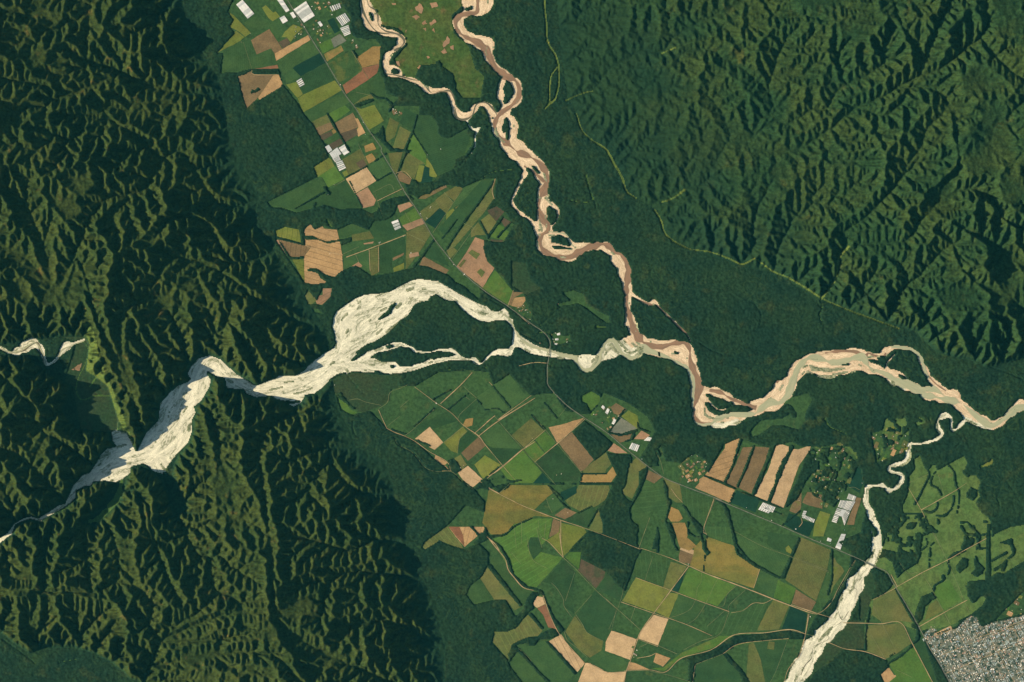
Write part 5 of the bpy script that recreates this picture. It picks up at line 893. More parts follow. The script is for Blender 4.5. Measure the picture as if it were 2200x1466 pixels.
def water_mat(name, a, b, rough=.3):
    m, nt, bs = new_mat(name, rough, .35); n = NB(nt)
    uv = nt.nodes.new('ShaderNodeUVMap'); uv.uv_map = 'flow'
    c = n.mix(n.ramp(n.noise(5, 4, .6, vec=uv.outputs[0], scale=(.15,1,1), dist=.5), .35, .65), a, b)
    nt.links.new(c, bs.inputs['Base Color']); return m
M['brown'] = water_mat('silty brown water', (.255,.150,.085), (.19,.118,.070), .45)
M['green'] = water_mat('grey-green water', (.30,.31,.185), (.36,.35,.21), .45)
M['creek'] = water_mat('dark shallow water', (.075,.075,.045), (.13,.11,.065), .5)
M['blue'] = water_mat('clear canyon water', (.10,.17,.17), (.16,.22,.20), .4)
def plain(name, col, rough=.8, var=.15, size=3, spec=.15):
    m, nt, bs = new_mat(name, rough, spec); n = NB(nt)
    c = n.mix(n.ramp(n.noise(size, 3), .3, .7), tuple(v*(1-var) for v in col), tuple(v*(1+var) for v in col))
    nt.links.new(c, bs.inputs['Base Color']); return m
M['asphalt'] = plain('highway asphalt', (.10,.115,.085), .8, .25, 12)
M['stripe'] = plain('highway verge line', (.26,.24,.16), .9)
M['dirt'] = plain('pale dirt road', (.34,.245,.125), .95, .25, 14)
M['track'] = plain('faint farm track', (.15,.16,.07), .95, .3, 14)
for k, c in dict(w=(.62,.60,.54), g=(.36,.37,.33), s=(.44,.45,.42)).items(): M['glass_'+k] = plain('greenhouse film '+k, c, .5, .10, 5, .3)
M['wall'] = plain('building wall', (.45,.42,.36))
for k, c in dict(w=(.76,.72,.62), g=(.29,.35,.31), r=(.46,.25,.18), t=(.50,.39,.26), b=(.34,.44,.50), d=(.14,.15,.15)).items(): M['roof_'+k] = plain('roof '+k, c, .6, .1, 2)

PAL = dict(dg=((.022,.056,.020),(.028,.064,.021)), mg=((.034,.076,.024),(.044,.088,.026)), bg=((.054,.118,.022),(.070,.128,.024)), yg=((.115,.145,.026),(.140,.152,.030)),
           ol=((.085,.105,.030),(.110,.110,.034)), br=((.165,.110,.052),(.135,.095,.046)), db=((.090,.066,.038),(.070,.056,.034)), tn=((.36,.225,.100),(.30,.19,.088)),
           lt=((.44,.30,.155),(.38,.26,.14)), pk=((.30,.175,.095),(.25,.155,.088)), orr=((.26,.165,.055),(.20,.14,.046)), oc=((.175,.135,.034),(.115,.115,.028)),
           gy=((.17,.17,.12),(.13,.14,.10)), dk=((.008,.034,.020),(.011,.040,.022)), rd=((.21,.095,.048),(.16,.080,.042)))
_fm = {}
def field_mat(code, rot):
    key = (code, round(rot, 1))
    if key in _fm: return _fm[key]
    base = code[:2]; opt = code[2:]
    a, b = PAL['orr' if base == 'or' else base]
    m, nt, bs = new_mat('field '+code, .95, .05); n = NB(nt)
    info = nt.nodes.new('ShaderNodeObjectInfo'); rnd = info.outputs['Random']
    nz = n.noise(60, 3, off=len(_fm)*13)
    st = n.noise(26, 3, .5, scale=(.22, 1, 1), rot=-rot, off=5)      # broad passes along the working direction
    col = n.mix(n.ramp(n.math('ADD', n.math('MULTIPLY', nz, .5), n.math('MULTIPLY', st, .5)), .40, .60), a, b)
    if 'm' in opt:
        other = (.11,.12,.03) if base not in ('db','dg') else (.03,.055,.022)
        col = n.mix(n.math('MULTIPLY', n.ramp(n.noise(22, 5, .6, off=31), .48, .62), .65), col, other)
    if 'r' in opt:
        wv = n.wave(4.2, rot, .5, .2); col = n.mix(n.math('MULTIPLY', n.ramp(wv, .86, 1.0), .13), col, tuple(min(1, v*2.0+.03) for v in a) if base not in ('pk',) else (.38,.26,.15))
    if 's' in opt:
        wv = n.wave(11, rot+.25, 5.0, .06); dk_ = tuple(v*.42 for v in a) if base in ('tn','br','pk','lt','yg') else tuple(v*1.6 for v in a)
        col = n.mix(n.math('MULTIPLY', n.ramp(wv, .90, 1.0), .55), col, dk_)
    sp = n.ramp(n.noise(3.2, 3, .7, off=17), .3, .7)
    soft = n.ramp(n.noise(18, 4, .6, off=77), .3, .7)
    f = n.math('ADD', n.math('ADD', n.math('MULTIPLY', sp, .28), n.math('MULTIPLY', soft, .22)), n.math('ADD', n.math('MULTIPLY', rnd, .22), .62))
    nt.links.new(n.scale(col, f), bs.inputs['Base Color'])
    _fm[key] = m; return m

# ================================================================ mesh helpers
def link(name, me, mat, parent=None):
    o = bpy.data.objects.new(name, me); sc.collection.objects.link(o); me.materials.append(mat) if mat else None
    if parent: o.parent = parent
    return o
def tag(o, label=None, cat=None, group=None, kind=None):
    for k, v in (('label', label), ('category', cat), ('group', group), ('kind', kind)):
        if v: o[k] = v
    return o
def npmesh(name, V, Q, uv=None):
    me = bpy.data.meshes.new(name); V = np.ascontiguousarray(V, np.float32); Q = np.ascontiguousarray(Q, np.int32); k = Q.shape[1]
    me.vertices.add(len(V)); me.vertices.foreach_set('co', V.ravel())
    me.loops.add(Q.size); me.loops.foreach_set('vertex_index', Q.ravel())
    me.polygons.add(len(Q)); me.polygons.foreach_set('loop_start', np.arange(len(Q), dtype=np.int32)*k)
    if uv is not None:
        l = me.uv_layers.new(name='flow'); l.data.foreach_set('uv', np.ascontiguousarray(uv[Q.ravel()], np.float32).ravel())
    me.update(calc_edges=True); me.validate(); return me
def poly_mesh(name, pts, z, thick=.06):
    """flat plot with a thin soil edge; pts in survey coordinates"""
    from mathutils.geometry import tessellate_polygon
    p = [(x, -y) for x, y in pts]
    area = sum(a[0]*b[1]-b[0]*a[1] for a, b in zip(p, p[1:]+p[:1]))
    if area < 0: p = p[::-1]
    n = len(p); V = [(x, y, z) for x, y in p]+[(x, y, z-thick) for x, y in p]
    T = tessellate_polygon([[Vector((x, y, 0)) for x, y in p]])
    F = []
    for t in T:
        a, b, c = [Vector(V[i]) for i in t]
        F.append(tuple(t) if (b-a).cross(c-a).z > 0 else tuple(t[::-1]))
    F += [(i, i+n, (i+1) % n+n, (i+1) % n) for i in range(n)]
    me = bpy.data.meshes.new(name); me.from_pydata(V, [], F); me.update(); return me
def wobble(p, amp, seed, step=7):
    """subdivide an outline and disturb it slightly so that edges are not ruled"""
    r = np.random.RandomState(seed); out = []
    for a, b in zip(p, np.roll(p, -1, 0)):
        m = max(1, int(np.hypot(*(b-a))/step))
        for t in range(m):
            q = a+(b-a)*t/m; out.append(q+(r.randn(2)*amp if t else 0))
    return np.array(out)
def ribbon(name, pts, z, mat, step=3.0, wob=0, seed=0, parent=None, jit=0):
    p = smooth(pts, step); xy = p[:,:2]; w = p[:,2]/2
    r = np.random.RandomState(seed+len(p)); n = len(p)
    if wob:
        k = np.hanning(9); k /= k.sum()
        w = w*(1+wob*np.convolve(r.randn(n+20), k, 'same')[10:10+n]*2)
    if jit:
        k = np.hanning(13)/3; xy = xy+jit*np.stack([np.convolve(r.randn(n+20), k, 'same')[10:10+n] for _ in (0,1)], 1)
    t = np.gradient(xy, axis=0); t /= np.maximum(np.hypot(*t.T), 1e-6)[:,None]; nr = np.stack([-t[:,1], t[:,0]], 1)
    a = xy+nr*w[:,None]; b = xy-nr*w[:,None]; s = np.r_[0, np.cumsum(np.hypot(*np.diff(xy, axis=0).T))]
    V = np.zeros((2*n, 3)); V[0::2,0] = a[:,0]; V[0::2,1] = -a[:,1]; V[1::2,0] = b[:,0]; V[1::2,1] = -b[:,1]; V[:,2] = z
    i = np.arange(n-1); Q = np.stack([2*i, 2*i+1, 2*i+3, 2*i+2], 1)
    c = V[Q[:,1]]-V[Q[:,0]]; d = V[Q[:,3]]-V[Q[:,0]]
    if np.median(c[:,0]*d[:,1]-c[:,1]*d[:,0]) < 0: Q = Q[:,::-1]
    uv = np.zeros((2*n, 2)); uv[0::2,0] = s; uv[1::2,0] = s; uv[0::2,1] = w; uv[1::2,1] = -w
    return link(name, npmesh(name, V, Q, uv), mat, parent)

# ================================================================ land cover raster and the terrain
ZR, WEST, EAST = uplands()
FOREST, HW_, HE_, FARM_, PAST, BRI, SCR, MEA, TOWN, BED = 0, 1, 2, 3, 4, 5, 6, 7, 8, 9
BAR = 11
RIDGE = 12
cls = np.zeros((NY, NX), np.int16)
TOWN_O = trace('O 1235,1005 1340,945 1370,1015 1470,975 1560,950 1620,880 1700,832 1760,855 1790,945 1880,900 2000,880 2195,830 2900,700 2900,2400 1950,2400 1480,1466 1400,1290 1300,1130')
rag = fbm(10, 61, 4, .6)                                  # ragged wood edges
def paint(m, v): cls[m] = v
for s in FARM: paint(fill(trace(s)), FARM_)
for s in PASTURE: paint(fill(trace(s)), PAST)
for s in BRIGHT: paint(fill(trace(s)), BRI)
for s in SCRUB: paint(fill(trace(s)), SCR)
m = fill(TOWN_O); paint(blur(m.astype(float), 3)+.16*fbm(7, 99, 3, .6) > .5, TOWN)
for s, *_ in [(v[0],) for v in VILLAGES]:
    m = fill(trace(s)); cls[m & (cls == FOREST)] = FARM_
for s in ('R 900,1130 1130,1110 1230,1230 1290,1290 1120,1330 1040,1420 1060,1500 860,1500 700,1466 760,1300', 'L 1250,260 1700,260 1740,420 1640,620 1500,830 1300,720 1200,500', 'R 640,560 740,400 700,250 760,40 1220,90 1220,130 1000,200 900,300 840,380 700,400'):
    m = fill(trace(s)); t = fbm(5, 62, 3, .6); cls[m & (t > .05)] = FOREST; cls[m & (t <= .05) & (cls == FOREST)] = BRI
wood_ids = []
for i, (lab, s) in enumerate(WOODS):
    m = fill(trace(s)); m |= (blur(m.astype(float), 2)+rag*.10 > .5); m &= blur(m.astype(float), 1)+rag*.12 > .3
    paint(m, 20+i); wood_ids.append((20+i, lab))
m = np.zeros((NY, NX), bool)
for i, s in enumerate(HEDGES): stroke(trace(s, 3), m, wob=.35, seed=i, pad=.2)
paint(m & (cls != FOREST) & (cls < 20), 19)
for s in MEADOW_SUN_LINES+PALE_LINES:
    m = stroke(trace(s, 3), np.zeros((NY, NX), bool), pad=1.0, wob=.3); paint(m & (cls == FOREST), MEA)
for s in HIGHWAY+ROADS:
    p = trace(s, 3); p[:,2] = np.minimum(p[:,2]*1.1+1.2, 4.6); m = stroke(p, np.zeros((NY, NX), bool)); cls[m & ((cls == FOREST) | (cls == 19) | (cls >= 20))] = MEA
hill = (WEST | EAST)
# channels that carry water through the hills are level ground
bed = np.zeros((NY, NX), bool)
for s in FAN: bed |= fill(trace(s))
for i, (k, s) in enumerate(STREAMS): stroke(trace(s, 3), bed, wob=.28, seed=i)
soft = blur(bed.astype(float), 1)+rag*.05
bed = soft > .45
paint(hill & WEST, HW_); paint(hill & EAST, HE_)
for s in MEADOW_SUN_LINES:
    if s[0] == 'S': paint(stroke(trace(s, 3), np.zeros((NY, NX), bool), pad=1.0, wob=.3), RIDGE)  # along the scarp this tone paints in its sunlit face
paint(fill(trace('F 440,300 300,300 400,330 330,560 380,560 430,830 560,800 640,830 622,740 592,640 565,560 500,510 450,480 462,400 470,340')) & ~hill, SCR)
for s in MEADOW_SUN_LINES:
    if s[0] == 'F': paint(stroke(trace(s, 3), np.zeros((NY, NX), bool), wob=.3) & ~hill, MEA)
paint(fill(trace('F 440,235 475,230 505,300 530,400 560,500 600,590 640,690 680,800 712,908 690,850 665,803 622,740 592,640 565,560 500,510 450,480 462,400 470,340')) & hill, 12)  # west face of the ridge painted brighter green, as the sun strikes it
paint(bed, BED)
isl_ids = []
for i, (lab, s) in enumerate(FAN_ISLES+ISLES):
    m = fill(trace(s)); m = blur(m.astype(float), 1)+rag*.06 > .42; paint(m, 80+i); isl_ids.append((80+i, lab))
isfor = (cls == FOREST) | (cls >= 19)
rs = np.random.RandomState(11)
can = .85*(rs.rand(NY, NX)-.5)+.55*fbm(3, 8, 2, .6)+.18*fbm(16, 21, 3)
Z = np.zeros((NY, NX))
Z[isfor] = (1.45+can)[isfor]
h = hill & (cls != BED)
Z[h] = (ZR+1.0+can*.9+.7*fbm(5, 44, 3, .6)*np.clip(ZR/8, 0, 1))[h]
fur = np.zeros((NY, NX), bool)
for i, s in enumerate(FURROWS): stroke(trace(s, 3), fur, wob=.4, seed=i, wmul=.8)
Z -= np.where(isfor, blur(fur.astype(float), 1)*1.1, 0)
Z = np.where(cls == BED, -.7, Z)
k_ = (cls == SCR) & ~hill; Z[k_] = (.15+.3*can)[k_]
Z = np.where((cls == TOWN), 0, Z)

# flow coordinates of the river bed
src = []
for s in FAN_FLOW: p = smooth(trace(s), 5); src.append((p, 0))
for k, s in STREAMS: p = smooth(trace(s, 3), 5)[:,:2]; src.append((p, 0 if k == 'fan' else 1))
PX, PT, PS, PK = [], [], [], []
off = 0
for p, k in src:
    t = np.gradient(p, axis=0); t /= np.maximum(np.hypot(*t.T), 1e-6)[:,None]; s = np.r_[0, np.cumsum(np.hypot(*np.diff(p, axis=0).T))]
    PX.append(p); PT.append(t); PS.append(s+off); PK.append(np.full(len(p), k)); off += 400
PX, PT, PS, PK = map(np.concatenate, (PX, PT, PS, PK))
dil = blur((cls == BED).astype(float), 2) > 0
by, bx = np.nonzero(dil); B = np.stack([X0+bx*G, Y0+by*G], 1)
near = np.zeros(len(B), int)
P32 = PX.astype(np.float32)
for a in range(0, len(B), 4000):
    q = B[a:a+4000].astype(np.float32); d = (q[:,None,0]-P32[None,:,0])**2+(q[:,None,1]-P32[None,:,1])**2
    near[a:a+4000] = d.argmin(1)
dv = B-PX[near]; T = PT[near]
fu = PS[near]+(dv*T).sum(1); fv = dv[:,0]*-T[:,1]+dv[:,1]*T[:,0]
FLOW = np.zeros((NY, NX, 2)); FLOW[by, bx, 0] = fu; FLOW[by, bx, 1] = fv
KIND = np.zeros((NY, NX), int); KIND[by, bx] = PK[near]

# gravel bars with low scrub, drawn out along the current
def uvn(u, v, su, sv, seed):
    t = np.random.RandomState(seed).rand(257, 257)*2-1
    a, b = u/su+500, v/sv+500; ia, ib = np.floor(a).astype(int), np.floor(b).astype(int); fa, fb = a-ia, b-ib
    fa = fa*fa*(3-2*fa); fb = fb*fb*(3-2*fb); g = lambda i, j: t[i % 257, j % 257]
    return (g(ia,ib)*(1-fa)+g(ia+1,ib)*fa)*(1-fb)+(g(ia,ib+1)*(1-fa)+g(ia+1,ib+1)*fa)*fb
bn = uvn(fu, fv, 34, 4.4, 1)+.5*uvn(fu, fv, 13, 2.6, 2)
zone = np.zeros((NY, NX))
for s, t in (('G 690,400 1000,330 1400,210 1600,220 1650,330 1450,440 1300,580 1050,780 900,900 700,700', .78), ('G 940,380 1300,330 1560,400 1300,640 1080,780 1000,800', .42), ('G 1500,200 2094,450 H 420,500 560,590 400,620 100,380 0,180', .72), ('G 900,900 1250,820 1560,900 1700,1060 1300,1100 700,1060', .80),
             ('H 400,430 640,560 760,720 960,840 1200,880 1200,1060 400,990', .86), ('H 1160,880 1440,830 1560,720 1830,760 1800,960 1500,1060 1240,1080', .50), ('H 1040,920 1230,1040 1100,1000', .1), ('F 340,1190 1100,400 1344,560 1000,900 700,1060', 1.02), ('O 0,1466 860,0 900,200 500,900 200,1466', .80), ('C 300,0 2195,0 2195,1466 300,1466', .98), ('D 1500,500 1850,500 1850,850 1600,900', .55), ('D 1200,0 2195,1200', .9), ('I 1350,560 1800,560 1800,700 1350,700', .25)):
    m = fill(trace(s)) if len(s.split()) > 4 else fill(trace(s)) if 0 else fill(trace(s)); zone[m & (zone == 0)] = t
zone[zone == 0] = .98
zone = blur(zone, 5)
sel = (bn > zone[by, bx]) & (cls[by, bx] == BED)
cls[by[sel], bx[sel]] = BAR; Z[by[sel], bx[sel]] = -.38+.2*np.abs(can[by[sel], bx[sel]])

# split the sheet into its objects, face by face
c4 = np.stack([cls[:-1,:-1], cls[1:,:-1], cls[1:,1:], cls[:-1,1:]])
big = c4.max(0); fc = c4[0].copy()
anywood = big >= 19; fc[anywood] = big[anywood]
anybed = (c4 == BED).all(0); k_ = (c4[0] == BED) & ~anybed; fc[k_] = np.where((c4 != BED), c4, 0).max(0)[k_]
fc[(c4 == FOREST).any(0) & (fc >= FARM_) & (fc <= TOWN)] = FOREST
fc[anybed] = BED
fcb = np.where(fc == BED, np.where(KIND[:-1,:-1] == 1, 10, 9), fc)
yy, xx = np.mgrid[0:NY, 0:NX]
VX = np.stack([X0+xx*G, -(Y0+yy*G), Z], -1).reshape(-1, 3)
def sheet(name, sel, mat, uv=None):
    i, j = np.nonzero(sel)
    if len(i) == 0: return None
    a = i*NX+j; Q = np.stack([a, a+NX, a+NX+1, a+1], 1)
    u, inv = np.unique(Q.ravel(), return_inverse=True)
    return link(name, npmesh(name, VX[u], inv.reshape(-1, 4), None if uv is None else uv.reshape(-1, 2)[u]), mat)
tag(sheet('forest', (fcb == FOREST), M['forest']), kind='stuff')
tag(sheet('mountains', fcb == HW_, M['west']), kind='structure')
tag(sheet('hills', fcb == HE_, M['east']), kind='structure')
tag(sheet('farmland', fcb == FARM_, M['farm']), kind='structure')
tag(sheet('rough_pasture', fcb == PAST, M['pasture']), kind='structure')
tag(sheet('grassland', fcb == BRI, M['bright']), kind='structure')
tag(sheet('scrubland', fcb == SCR, M['scrub']), kind='stuff')
tag(sheet('gravel_bar', fcb == BAR, M['bar']), kind='structure')
tag(sheet('grass_and_sunlit_slope', fcb == RIDGE, M['ridge']), kind='structure')  # pale grass strips plus slopes with sunlight painted into their colour
tag(sheet('meadow', fcb == MEA, M['meadow']), kind='structure')
tag(sheet('town_ground', fcb == TOWN, M['town']), kind='structure')
tag(sheet('hedgerow', fcb == 19, M['forest']), kind='stuff')
tag(sheet('gravel_riverbed', fcb == 9, M['fan'], FLOW), kind='structure')
tag(sheet('sandy_riverbed', fcb == 10, M['sand'], FLOW), kind='structure')
for i, lab in wood_ids:
    o = sheet('wood', fcb == i, M['forest'])
    if o: tag(o, lab, 'wood')
for i, lab in isl_ids:
    o = sheet('river_island', fcb == i, M['forest'])
    if o: tag(o, lab, 'island')
e = 19000
me = bpy.data.meshes.new('plain'); me.from_pydata([(-e,-e,-3), (e,-e,-3), (e,e,-3), (-e,e,-3)], [], [(0,1,2,3)])
tag(link('plain', me, M['forest']), kind='structure')

# ================================================================ water
for nm, L, z, mt, wb in (('river_water', BROWN, -.52, 'brown', .42), ('river_water', GREEN, -.44, 'green', .34), ('river_water', CREEK, -.60, 'creek', .4)):
    for i, s in enumerate(L): tag(ribbon(nm, trace(s, 3), z+.01*(i % 5), M[mt], 3, wb, i, jit=.25), kind='structure')

SETTLE = ['highway greenhouse village', 'greenhouse village at the top edge', 'plots left of the northern highway', 'plots below the pale greenhouses', 'village beside the mushroom-shaped clearing',
          'village west of the hedge strips', 'smallholdings east of the hedge strips', 'patchwork beside the emerald field', 'hamlet inside the road bend', 'smallholdings by the winding river',
          'scrubland north of the town', 'little pink-roofed highway village', 'farmyard by the tan square']
TONE = dict(w='white', g='grey', r='reddish', t='tan', b='bluish', d='dark', s='silver')
SOIL = dict(br='brown', ol='olive', yg='yellow-green', mg='mid-green', dg='dark green', tn='tan', bg='bright green')
def part_of(x, y, lo, hi):
    a = (x-lo[0])/(hi[0]-lo[0]); c = (y-lo[1])/(hi[1]-lo[1])
    v = 'upper' if c < .33 else 'lower' if c > .67 else 'middle'; h = 'left' if a < .33 else 'right' if a > .67 else 'centre'
    return 'centre' if (v, h) == ('middle', 'centre') else v+' '+h
# ================================================================ fields
GRAIN = R(30)      # the plots of this valley lie along the highway
for i, row in enumerate(FIELDS):
    code, lab, s = row.split('|'); top = '+' in code; code = code.replace('+', '')
    p = trace(s); e_ = np.roll(p, -1, 0)-p; k = np.hypot(*e_.T).argmax(); ang = math.atan2(-e_[k,1], e_[k,0])
    q = wobble(p, .28, i)
    z = .10+.028*(i % 7)+(.24 if top else 0)
    ang = round((ang % math.pi)/.2)*.2
    o = link('field', poly_mesh('field', [tuple(v) for v in q], z), field_mat(code, ang))
    kind = 'bare field' if code[:2] in ('tn','lt','pk','br','db','rd') else 'crop field'
    tag(o, lab, kind)
CLEAR_AT = ['the woods above the wide gravel fan', 'the woods left of the clearing above the fan', 'the plant yard south of the bridge', 'the gardens right of the hedge strips', 'the farm right of the hedge strips', 'the brown basin in the mountains', 'the farm by the winding river', 'the ragged orange track crossing', 'the plantation']
for i, s in enumerate(CLEARINGS):
    p = wobble(trace(s), .9, i, 4)
    tag(link('clearing', poly_mesh('clearing', [tuple(v) for v in p], .3 if i < 25 else .52), field_mat('pk', .4)), '%s reddish clearing in the %s of %s' % ('broad' if (p.max(0)-p.min(0)).max() > 14 else 'tiny', part_of(*p.mean(0), (820, 0), (960, 180)) if i < 18 else 'margin', 'the pasture between the two upper rivers' if i < 18 else CLEAR_AT[i-18]), 'clearing', 'small bare clearings scattered over the pasture')
# ================================================================ roads
for i, s in enumerate(HIGHWAY):
    p = trace(s, 3); p[:,2] = 1.15; tag(ribbon('highway', p, .66, M['asphalt'], 4), kind='structure')
    q = p.copy(); q[:,2] = .35; q[:,0] += .95; q[:,1] -= .5; tag(ribbon('road_shoulder', q, .68, M['stripe'], 4), kind='structure')
for i, s in enumerate(ROADS):
    p = trace(s, 3); w_ = p[:,2].copy(); pale = w_.max() > 1.2
    p[:,2] = np.clip(w_*.72, .55, 1.9)
    tag(ribbon('dirt_road' if pale else 'farm_track', p, .50+.012*(i % 9), M['dirt' if pale else 'track'], 4, .15, i, jit=.12), kind='structure')

# ================================================================ buildings
class MB:
    def __init__(s): s.V, s.F = [], []
    def add(s, V, F):
        b = len(s.V); s.V += V; s.F += [tuple(i+b for i in f) for f in F]
    def mesh(s, name):
        me = bpy.data.meshes.new(name); me.from_pydata(s.V, [], s.F); me.update(); return me
def lerp(a, b, t): return (a[0]+(b[0]-a[0])*t, a[1]+(b[1]-a[1])*t)
def greenhouse(name, quad, n, gap, tone, lab):
    p = [(x, -y) for x, y in quad]
    area = sum(a[0]*b[1]-b[0]*a[1] for a, b in zip(p, p[1:]+p[:1]))
    if area < 0: p = p[::-1]
    if math.dist(p[0], p[1]) < math.dist(p[1], p[2]): p = p[1:]+p[:1]
    cx = sum(q[0] for q in p)/4; cy = sum(q[1] for q in p)/4
    p = [(x-cx, y-cy) for x, y in p]
    r = bpy.data.objects.new(name, None); sc.collection.objects.link(r); r.location = (cx, cy, .3); tag(r, lab, 'greenhouse')
    wall = MB(); rd = random.Random(lab)
    for k in range(n):
        t0 = (k+gap/2)/n; t1 = (k+1-gap/2)/n; tm = (t0+t1)/2; hr = .62+.05*rd.random()
        a0, a1, am = (lerp(p[0], p[1], t) for t in (t0, t1, tm)); b0, b1, bm = (lerp(p[3], p[2], t) for t in (t0, t1, tm))
        rr = MB(); tn = tone if rd.random() < .5 else 's' if tone == 'w' else 'w'
        rr.add([(*a0, .42), (*am, hr), (*bm, hr), (*b0, .42), (*a1, .42), (*b1, .42)], [(0,1,2,3), (1,4,5,2)])
        link('roof', rr.mesh('roof'), M['glass_'+tn], r)
        wall.add([(*a0, 0), (*a1, 0), (*b1, 0), (*b0, 0), (*a0, .42), (*a1, .42), (*b1, .42), (*b0, .42), (*am, hr), (*bm, hr)],
                 [(0,1,5,8,4), (2,3,7,9,6), (0,4,7,3), (1,2,6,5)])
    link('wall', wall.mesh('wall'), M['wall'], r)
for row in GLASS:
    tone, n, gap, lab, s = row.split('|')
    greenhouse('greenhouse', trace(s), int(n), float(gap), tone, lab)

def house_parts(L, W, H, P, hip=False):
    x, y = L/2, W/2; e = .04
    wall = MB(); wall.add([(-x,-y,0),(x,-y,0),(x,y,0),(-x,y,0),(-x,-y,H),(x,-y,H),(x,y,H),(-x,y,H),(-x,0,H+P),(x,0,H+P)],
                          [(0,1,5,4),(2,3,7,6),(1,2,6,9,5),(3,0,4,8,7)])
    roof = MB(); X_, Y_ = x+e, y+e; d = X_*.35 if hip else 0
    roof.add([(-X_,-Y_,H+.01),(X_,-Y_,H+.01),(X_,Y_,H+.01),(-X_,Y_,H+.01),(-X_+d,0,H+P+.03),(X_-d,0,H+P+.03)], [(0,1,5,4),(2,3,4,5)]+([(1,2,5),(3,0,4)] if hip else []))
    return wall, roof
for row in SHEDS:
    s, L, W, a, tone, lab = row.split('|'); k = CROP[s.split()[0]][2]; p = trace(s)[0]
    L, W = float(L)/k, float(W)/k
    if L < W: L, W, a = W, L, float(a)+90
    r = bpy.data.objects.new('farm_building', None); sc.collection.objects.link(r); r.location = (p[0], -p[1], .36); r.rotation_euler = (0, 0, R(float(a)))
    tag(r, lab, 'building'); wl, rf = house_parts(L, W, .35, .18)
    link('wall', wl.mesh('wall'), M['wall'], r); link('roof', rf.mesh('roof'), M['roof_'+tone], r)

# garden plots and huts of the scattered settlements
rg = random.Random(5)
def inside(p, poly):
    c = False; n = len(poly)
    for i in range(n):
        a, b = poly[i], poly[i-1]
        if (a[1] > p[1]) != (b[1] > p[1]) and p[0] < (b[0]-a[0])*(p[1]-a[1])/(b[1]-a[1])+a[0]: c = not c
    return c
for vi, (s, n, size, seed) in enumerate(VILLAGES):
    poly = trace(s); k = CROP[s.split()[0]][2]; c = poly.mean(0); rg = random.Random(seed); lo, hi = poly.min(0), poly.max(0); done = []
    tries = 0
    while len(done) < n and tries < 4000:
        tries += 1
        q = (rg.uniform(lo[0], hi[0]), rg.uniform(lo[1], hi[1])); L = size/k*rg.uniform(.5, 1.1); W = L*rg.uniform(.45, .9)
        if not inside(q, poly) or any(math.dist(q, d[0]) < (d[1]+L)*.42 for d in done): continue
        done.append((q, L)); a = R(rg.choice((-30, 60)) if s[0] in 'ACKH' else rg.choice((25, -65)))+rg.uniform(-.06, .06)
        ca, sa = math.cos(a), math.sin(a)
        pts = [(q[0]+(u*ca-v*sa)*1.0, q[1]+(u*sa+v*ca)) for u, v in ((-L/2,-W/2),(L/2,-W/2),(L/2,W/2),(-L/2,W/2))]
        code = rg.choice(['br','ol','yg','mg','dg','tn','ol','dg','bg','olm','brm'])
        tag(link('garden_plot', poly_mesh('garden_plot', [tuple(v) for v in wobble(np.array(pts), .25, tries, 4)], .34+.02*(len(done) % 4)), field_mat(code, 0.6)),
            '%s garden plot in the %s of the %s' % (SOIL[code[:2]], part_of(*q, lo, hi), SETTLE[vi]), 'plot', 'small garden plots of the settlements')
        if rg.random() < .6:
            tn = rg.choice('wwgtrw')
            wl, rf = house_parts(rg.uniform(1.0, 2.4), rg.uniform(.8, 1.3), .3, .2)
            r = bpy.data.objects.new('hut', None); sc.collection.objects.link(r); r.location = (q[0]+rg.uniform(-L,L)*.3, -q[1]+rg.uniform(-W,W)*.3, .40); r.rotation_euler = (0, 0, rg.choice((.5, 2.1)))
            tag(r, 'tiny %s-roofed hut in the %s of the %s' % (TONE[tn], part_of(*q, lo, hi), SETTLE[vi]), 'hut', 'huts of the scattered settlements')
            link('wall', wl.mesh('wall'), M['wall'], r); link('roof', rf.mesh('roof'), M['roof_'+tn], r)

# bridges
def bridge(pts, wd, lab):
    p = smooth(trace(pts), 4); c = p.mean(0)
    r = bpy.data.objects.new('bridge', None); sc.collection.objects.link(r); r.location = (c[0], -c[1], 0); tag(r, lab, 'bridge')
    q = np.c_[p-c, np.full(len(p), wd)]
    link('deck', ribbon('deck', q, .80, M['asphalt'], 4).data, None, r); bpy.data.objects.remove([o for o in sc.collection.objects if o.name.startswith('deck') and o.parent is None][0])
    for sgn in (-1, 1):
        t = np.gradient(q[:,:2], axis=0); t /= np.hypot(*t.T)[:,None]; e2 = q.copy(); e2[:,0] += -t[:,1]*wd/2*sgn; e2[:,1] += t[:,0]*wd/2*sgn; e2[:,2] = .22
        o = ribbon('railing', e2, .92, M['stripe'], 4); o.parent = r
    for i in range(1, len(q)-1, 2):
        x, y = q[i,0], -q[i,1]; mb = MB(); a = .25
        mb.add([(x-a,y-a,-.7),(x+a,y-a,-.7),(x+a,y+a,-.7),(x-a,y+a,-.7),(x-a,y-a,.78),(x+a,y-a,.78),(x+a,y+a,.78),(x-a,y+a,.78)], [(0,1,5,4),(1,2,6,5),(2,3,7,6),(3,0,4,7)])
        link('pier', mb.mesh('pier'), M['wall'], r)
bridge('H 970,815 962,870 958,925', 1.3, 'straight highway bridge across the pale gravel river')
bridge('O 690,335 740,358 800,385', 1.3, 'highway bridge across the small braided river near the farms')

